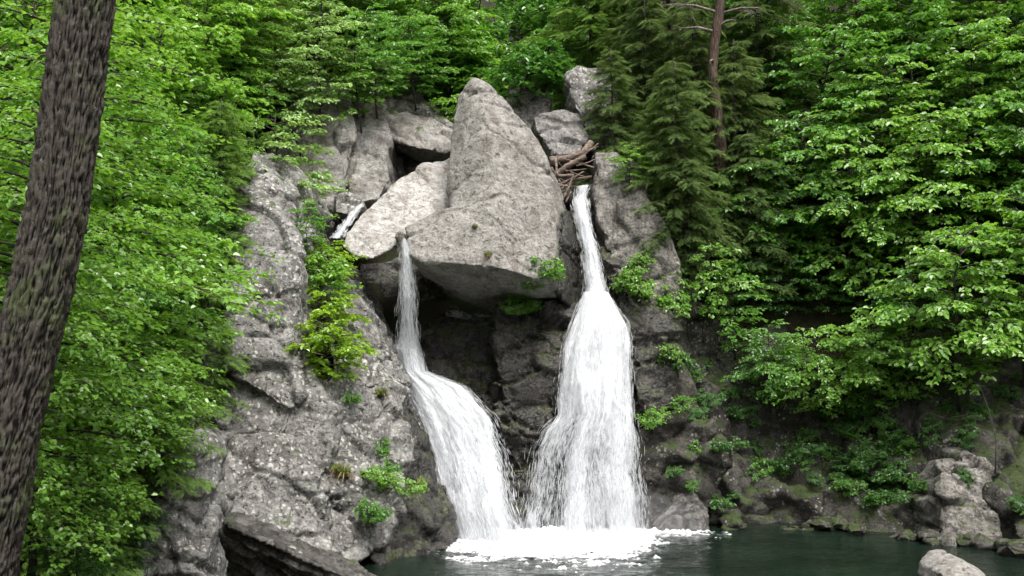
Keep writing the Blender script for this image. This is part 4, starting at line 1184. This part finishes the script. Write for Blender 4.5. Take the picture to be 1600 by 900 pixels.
# --- behind: top middle
tr('maple0', 690, 48.0, 150, 0.8, 'bright', 'maple_tree', 'bright maple fanning out right behind the boulder tip', tilt=18)
tr('maple1', 765, 49.5, 120, 0.72, 'bright', 'maple_tree', 'layered maple above the rounded dark grey rock', tilt=18)
for i, (px, d, py, s, mt) in enumerate([(870, 53, 160, 0.7, 'deep'), (900, 55, 130, 0.8, 'maple'), (660, 53, 70, 0.8, 'bright'), (600, 52, 100, 0.8, 'maple'), (810, 55, 60, 0.9, 'bright'), (735, 54.5, 40, 0.9, 'bright')]):
    tr('maple%d' % (i % 5), px, d, py, s, mt, 'forest_tree', '%s tree %s' % (TONE[mt], 'filling the gap between the two standing rocks' if px > 820 else 'on the slope close behind the boulder tip'), 'trees close behind the boulders', tilt=12)
tr('maple4', 590, 44.8, 185, 0.66, 'maple', 'maple_tree', 'darker maple above the folded slab', tilt=14)
tr('maple2', 735, 52, 90, 0.95, 'bright', 'maple_tree', 'broad bright maple standing higher behind the boulder tip', tilt=14)
tr('maple3', 650, 47.8, 170, 0.62, 'maple', 'maple_tree', 'maple half hiding the dark mossy rock wall', tilt=14)
for i, (px, d, py, s, mt) in enumerate([(560, 55, 110, 1.2, 'maple'), (640, 57, 60, 1.2, 'maple'), (840, 57, 150, 1.2, 'deep'), (880, 60, 170, 1.3, 'deep'), (920, 58, 120, 1.2, 'maple'), (760, 60, 60, 1.2, 'maple'), (500, 52, 110, 1.1, 'deep'),
                                        (430, 48, 110, 1.1, 'maple'), (700, 66, 20, 1.4, 'deep'), (850, 68, 60, 1.5, 'maple'), (560, 66, 20, 1.4, 'deep'), (980, 62, 80, 1.4, 'maple'), (1080, 62, 80, 1.4, 'maple'), (1200, 60, 90, 1.4, 'maple'),
                                        (1320, 62, 40, 1.4, 'deep'), (1450, 62, 20, 1.4, 'maple'), (1600, 60, 30, 1.4, 'deep'), (400, 60, 40, 1.4, 'maple'), (280, 58, 30, 1.4, 'deep'), (140, 56, 40, 1.4, 'maple'), (0, 52, 80, 1.4, 'deep')]):
    tr('maple%d' % (i % 5), px, d, py, s, mt, 'forest_tree', 'distant %s tree on the steep slope %s' % (TONE[mt], 'behind the boulders' if 480 < px < 950 else 'beyond the left cliff' if px < 480 else 'beyond the hemlocks'), 'trees on the back slope', tilt=4)

for i in range(90):
    px, py, d0 = (rt.uniform(1080, 1620), rt.uniform(60, 480), 41.5) if i < 56 else (rt.uniform(540, 920), rt.uniform(30, 190), 46.0)
    hit = seek(px, py, d0, 30)
    if hit is None or hit.y < d0 + 0.3:
        continue
    tree('shrub%d' % (i % 3), hit - Vector((0, 0, 0.05)), rt.uniform(1.0, 2.0), rt.uniform(0, 6), rt.choice(['deep', 'maple']), 'understorey_shrub', 'low shrub under the trees %s' % ('of the right slope' if i < 56 else 'behind the boulders'),
         'undergrowth on the slopes', cat='shrub', parts=('stem', 'foliage'))
# ------------------------------------------------------------------ the bare reddish trunk
def trunk_tree(name, label, pts, rad, mat, branches, bark_k=14):
    e = empty(name, pts[0])
    tb = Tubes()
    q = np.array(pts, float) - np.array(pts[0])
    tb.add(q, rad, bark_k)
    link('trunk', tb.mesh('trunk'), e, M[mat])
    for br in branches:
        t2 = Tubes()
        b = np.array(br[0], float) - np.array(pts[0])
        t2.add(b, br[1], 6)
        for (sub, sr) in br[2]:
            t2.add(np.array(sub) - np.array(pts[0]), sr, 4)
        link('branch', t2.mesh('branch'), e, M['deadwood'])
    tag(e, label, 'tree')
    return e
rb = random.Random(9)
def twigs(p0, p1, n, L):
    out = []
    p0, p1 = Vector(p0), Vector(p1)
    for i in range(n):
        a = p0.lerp(p1, rb.uniform(0.3, 1.0))
        d = (p1 - p0).normalized() + Vector((rb.gauss(0, .5), rb.gauss(0, .5), rb.gauss(0, .5)))
        d.normalize()
        m_ = a + d * L * 0.5 + Vector((0, 0, rb.gauss(0, .05)))
        out.append(([a, m_, a + d * L + Vector((0, 0, rb.gauss(0, .12)))], [0.014, 0.009, 0.003]))
    return out
D = 43.2
tp = [P(1130, 340, D + 1.0), P(1126, 260, D + 0.3), P(1124, 210, D), P(1121, 185, D), P(1117, 150, D), P(1113, 110, D), P(1116, 70, D), P(1122, 30, D), P(1127, -10, D), P(1132, -80, D), P(1136, -200, D), P(1138, -320, D)]
brs = []
for (x0, y0, x1, y1, k, L) in [(1118, 50, 1062, 44, 6, 0.6), (1122, 20, 1050, 6, 10, 0.9), (1124, 22, 1190, 12, 10, 0.9), (1120, 45, 1150, 30, 5, 0.5), (1126, 0, 1080, -20, 8, 0.9), (1126, 5, 1170, -15, 8, 0.9), (1117, 100, 1108, 96, 1, 0.2)]:
    a, b = P(x0, y0, D), P(x1, y1, D - 0.6)
    mid = [(a[c] + b[c]) / 2 + (0.12 if c == 2 else 0) for c in range(3)]
    brs.append(([a, mid, b], [0.07, 0.045, 0.015], twigs(a, b, k, L)))
t = trunk_tree('bare_trunk', 'bare reddish-brown conifer trunk with dead snag branches among the hemlocks', tp, [0.32, 0.30, 0.27, 0.25, 0.22, 0.205, 0.205, 0.22, 0.2, 0.17, 0.13, 0.07], 'bark_red', brs)

# ------------------------------------------------------------------ log jam above the lip
logs = [([(860, 252, 42.6), (890, 247, 42.3), (912, 238, 42.2), (924, 222, 42.4)], 0.17, 'thick smooth driftwood log bent upward at its right end'),
        ([(866, 275, 42.2), (890, 258, 42.0), (915, 245, 41.9)], 0.15, 'thick brown log lying under the bent one in the log jam'),
        ([(858, 276, 41.8), (895, 274, 41.6)], 0.09, 'short pinkish log end lying level in the log jam'),
        ([(870, 290, 41.9), (900, 280, 41.7), (925, 276, 41.6)], 0.07, 'thin log lying across the very lip of the chute'),
        ([(868, 248, 41.9), (871, 275, 41.5)], 0.06, 'short upright stick propped against the bent log'),
        ([(880, 310, 41.2), (890, 290, 41.3), (896, 272, 41.4)], 0.05, 'crooked stick standing at the left edge of the chute'),
        ([(862, 262, 42.0), (885, 300, 41.4)], 0.05, None), ([(876, 288, 41.5), (912, 268, 41.7)], 0.04, None), ([(865, 285, 41.6), (888, 292, 41.3)], 0.05, None),
        ([(895, 252, 41.9), (928, 262, 41.9)], 0.05, None), ([(872, 300, 41.3), (905, 272, 41.6)], 0.035, None), ([(884, 316, 41.0), (892, 300, 41.1)], 0.035, None),
        ([(900, 240, 42.6), (930, 232, 42.4)], 0.08, None), ([(862, 296, 41.8), (884, 284, 41.5)], 0.06, None)]
for k in range(12):
    a_ = (rb.uniform(860, 905), rb.uniform(245, 310), rb.uniform(41.2, 42.2)); an_ = rb.uniform(-0.9, 0.9); l_ = rb.uniform(18, 48)
    b_ = (a_[0] + l_ * math.cos(an_), a_[1] - l_ * math.sin(an_), a_[2] + rb.uniform(-0.3, 0.3))
    m_ = ((a_[0] + b_[0]) / 2 + rb.uniform(-1, 1), (a_[1] + b_[1]) / 2 + rb.uniform(-1, 1), (a_[2] + b_[2]) / 2)
    logs.append(([a_, m_, b_], rb.uniform(0.012, 0.03), None))
for pts, r_, lab in logs:
    w = [Vector(P(*p)) for p in pts]
    c = w[0].copy()
    tb = Tubes()
    q = []
    for a, b in zip(w[:-1], w[1:]):
        for k in range(5):
            q.append(a.lerp(b, k / 5))
    q.append(w[-1])
    q = np.array([list(v - c) for v in q])
    q += np.random.RandomState(int(r_ * 1000)).normal(size=q.shape) * r_ * 0.06
    rr = r_ * (1 + 0.10 * np.random.RandomState(3).normal(size=len(q))) * np.linspace(1.05, 0.8, len(q))
    tb.add(q, rr, 8)
    o = link('log' if r_ > 0.055 else 'stick', tb.mesh('log'), None, M['driftwood'])
    o.location = c
    if lab: tag(o, lab, 'log' if r_ > 0.055 else 'stick')
    else: tag(o, 'loose bleached wood piece tangled in the log jam', 'stick', 'driftwood in the log jam')

# ------------------------------------------------------------------ foreground tree
def near_trunk():
    e = empty('foreground_tree', P(-60, 1050, 6.0))
    pix = [(-92, 1080, 62), (-64, 1000, 57), (-34, 900, 53), (-8, 787, 49), (14, 675, 47), (39, 562, 46), (66, 450, 46), (88, 337, 45), (103, 225, 43), (117, 112, 42), (131, 0, 41), (142, -100, 40), (156, -260, 38), (168, -500, 35), (176, -800, 31), (180, -1200, 25)]
    ctr = np.array([P(a, b, 6.0) for a, b, c in pix]); rad = np.array([c * 6.0 / FOC for a, b, c in pix])
    s = np.linspace(0, 1, len(pix)); S = np.linspace(0, 1, 620) ** 1.7
    C = np.stack([np.interp(S, s, ctr[:, k]) for k in range(3)], 1)
    Rr = np.interp(S, s, rad)
    k = 180
    an = np.arange(k) * 2 * np.pi / k
    arc = np.cumsum(np.r_[0, np.linalg.norm(np.diff(C, axis=0), axis=1)])
    A, Z = np.meshgrid(an, arc)
    q = np.stack([np.cos(A).ravel() * 1.0, np.sin(A).ravel() * 1.0, Z.ravel() * 0.55], 1)
    wob = 0.25 * fbm(np.stack([q[:, 0] * 1.5, q[:, 1] * 1.5, Z.ravel() * 3.0], 1), 3, 70)
    ca, sa, zz = np.cos(A).ravel(), np.sin(A).ravel(), Z.ravel()
    r1 = perlin(np.stack([(ca + wob * 0.25) * 12, (sa + wob * 0.25) * 12, zz * 6.5], 1), 71)
    r2 = perlin(np.stack([(ca + wob * 0.3) * 18, (sa + wob * 0.3) * 18, zz * 8.0], 1), 74)
    cross = perlin(np.stack([ca * 5, sa * 5, zz * 22], 1), 77)
    rid = np.clip(np.abs(r1) * 2.4, 0, 1) * 0.75 + np.clip(np.abs(r2) * 2.2, 0, 1) * 0.35 + 0.28 * cross
    disp = 0.023 * np.clip(rid, 0, 1.1) + 0.003 * cross + 0.020 * fbm(q * 1.2, 3, 79) - 0.014
    rr = Rr.repeat(k) + disp
    V = np.stack([C[:, 0].repeat(k) + np.cos(A).ravel() * rr, C[:, 1].repeat(k) + np.sin(A).ravel() * rr, C[:, 2].repeat(k)], 1)
    V -= np.array(e.location)
    i = np.arange(len(S) * k).reshape(-1, k); j = np.roll(i, -1, 1)
    F = np.stack([i[:-1], j[:-1], j[1:], i[1:]], -1).reshape(-1, 4)
    link('trunk', np_mesh('trunk', V, F, {'ridge': ('POINT', rid)}, smooth=True), e, M['bark_near'])
    tag(e, 'thick dark furrowed tree trunk leaning in the near left foreground', 'tree')
    return e
ft = near_trunk()
tm, cm = PROT['maple2']
o = link('crown', cm, ft); o.location = (0.4, -0.6, 9.0); o.scale = (0.8, 0.8, 0.7)
o.material_slots[0].link = 'OBJECT'; o.material_slots[0].material = M['maple']

# ------------------------------------------------------------------ small plants on the rocks
def blades(seed, n=140, L=0.42, spread=0.16, droop=0.6):
    rs = np.random.RandomState(seed)
    V, F = [], []
    az = rs.uniform(0, 6.28, n); r0 = spread * np.sqrt(rs.rand(n)); l = L * rs.uniform(0.5, 1.1, n)
    o = np.stack([np.cos(az), np.sin(az)], 1)
    b = np.stack([np.cos(az * 3.1) * r0, np.sin(az * 3.1) * r0, np.zeros(n)], 1)
    w = 0.008
    sd = np.stack([-o[:, 1], o[:, 0], np.zeros(n)], 1)
    pts = []
    lean = rs.uniform(0.2, 1.0, n)
    for a in (0, 0.5, 1.0):
        pts.append(b + np.stack([o[:, 0] * l * lean * a * a, o[:, 1] * l * lean * a * a, l * (a - droop * lean * a * a)], 1))
    V = np.stack([pts[0] - sd * w, pts[0] + sd * w, pts[1] + sd * w, pts[1] - sd * w, pts[2] + sd * 0.001, pts[2] - sd * 0.001], 1).reshape(-1, 3)
    i = np.arange(n)[:, None] * 6
    F = np.concatenate([i + np.array([[0, 1, 2, 3]]), i + np.array([[3, 2, 4, 5]])])
    return np_mesh('blades', V, F, {'rnd': ('POINT', np.repeat(rs.rand(n), 6))})
GR = [blades(1), blades(2), blades(3, 110, 0.5, 0.14, 1.3)]
def grass(px, py, s, label):
    loc, nr = on_rock(px, py)
    e = empty('grass_tuft', loc + nr * 0.02, rt.uniform(0, 6), s)
    for nm, me, mt in (('green_blades', GR[rt.randrange(2)], 'grass'), ('dry_blades', GR[2], 'straw')):
        o = bpy.data.objects.new(nm, me); col.objects.link(o); o.parent = e
        if not me.materials: me.materials.append(M[mt])
        o.material_slots[0].link = 'OBJECT'; o.material_slots[0].material = M[mt]
    tag(e, label, 'grass tuft')
grass(535, 745, 1.3, 'drooping grass tuft with dry roots on the speckled cliff face')
grass(524, 738, 1.0, 'small grass tuft beside the drooping one on the speckled cliff face')
grass(596, 618, 1.1, 'grass tuft with reddish base on the ridge below the cave')
grass(655, 760, 1.1, 'wispy grass tuft at the edge of the left cascade')
grass(742, 356, 0.5, 'tiny grass tuft on the front of the split boulder')
grass(762, 402, 0.7, 'yellow-green tuft at the lower lip of the split boulder')

def herb(px, py, s, mt, label, group=None, name='fern_clump', cat='plant', kind='herb'):
    loc, nr = on_rock(px, py)
    tree('%s%d' % (kind, rt.randrange(2)), loc + nr * 0.01, s, rt.uniform(0, 6), mt, name, label, group, cat=cat, parts=('stem', 'foliage'),
         tilt=(math.atan2(nr.y, nr.x), R(40) * (1 - abs(nr.z))))
for px, py, s in ((598, 758, 0.9), (612, 765, 1.0), (624, 768, 0.9)):
    herb(px, py, s, 'bright', 'bright fern in the clump low on the wet cliff block', 'ferns low on the left cliff', 'fern')
for px, py, s in ((577, 796, 0.8), (578, 808, 0.8), (592, 715, 0.8), (600, 735, 0.7), (551, 625, 0.6)):
    herb(px, py, s, 'maple', 'small green plant in a crack of the speckled face', 'plants in the left cliff cracks', 'crack_plant')
for px, py, s in ((805, 450, 1.3), (820, 445, 1.5), (835, 455, 1.3), (815, 470, 1.2), (800, 480, 0.9), (830, 490, 1.0), (845, 485, 1.0)):
    herb(px, py, s, 'maple', 'leafy plant hanging under the split boulder on the wet pillar top', 'plants on the wet pillar', 'leafy_plant')
for px, py, s in ((985, 420, 1.0), (975, 440, 1.0), (1005, 465, 1.2), (1020, 475, 1.3), (960, 450, 0.9), (1035, 655, 1.0), (1043, 660, 0.8), (1030, 550, 0.9), (1040, 470, 1.3), (1060, 500, 1.3)):
    herb(px, py, s, 'bright', 'leafy plant on the ledges right of the tall fall', 'plants beside the tall fall', 'leafy_plant')
for i in range(150):
    px = rt.uniform(1030, 1590); py = rt.uniform(560, 790)
    if rt.random() < 0.4: px, py = rt.gauss(1370, 45), rt.gauss(710, 45)
    if py < 800:
        herb(px, py, rt.uniform(0.35, 0.95), rt.choice(['deep', 'deep', 'maple']), 'low fern on the dark mossy right wall', 'ferns on the right wall', 'wall_fern')
for px, py, s in ((300, 905, 1.2), (325, 900, 1.2), (280, 912, 1.0), (340, 898, 0.9)):
    hit = seek(px, py + 10, 13, 8) or Vector(root_at(px, 14.5))
    tree('shrub%d' % rt.randrange(3), hit, s * 0.42 * hit.y / 14.5, rt.uniform(0, 6), 'bright', 'leafy_shrub', 'low round-leaved shrub beside the striated ledge', 'low shrubs near the bank', cat='shrub', parts=('stem', 'foliage'))

# dead twigs on the right bank
for i, (pts, r_) in enumerate([([(1440, 640, 38), (1480, 655, 37.5), (1510, 648, 37.2), (1530, 600, 37.4), (1545, 575, 37.6)], 0.018), ([(1555, 740, 36), (1557, 690, 36.2), (1545, 640, 36.6), (1530, 600, 37.0)], 0.03), ([(1500, 650, 37.2), (1545, 660, 36.8), (1570, 640, 36.8)], 0.014)]):
    w = [Vector(P(*p)) for p in pts]
    tb = Tubes(); tb.add(np.array([list(v - w[0]) for v in w]), np.linspace(r_, r_ * 0.4, len(w)), 6)
    o = link('dead_branch', tb.mesh('dead_branch'), None, M['bark']); o.location = w[0]
    tag(o, 'bare grey dead branch on the dark right bank', 'branch', 'dead branches on the right bank')
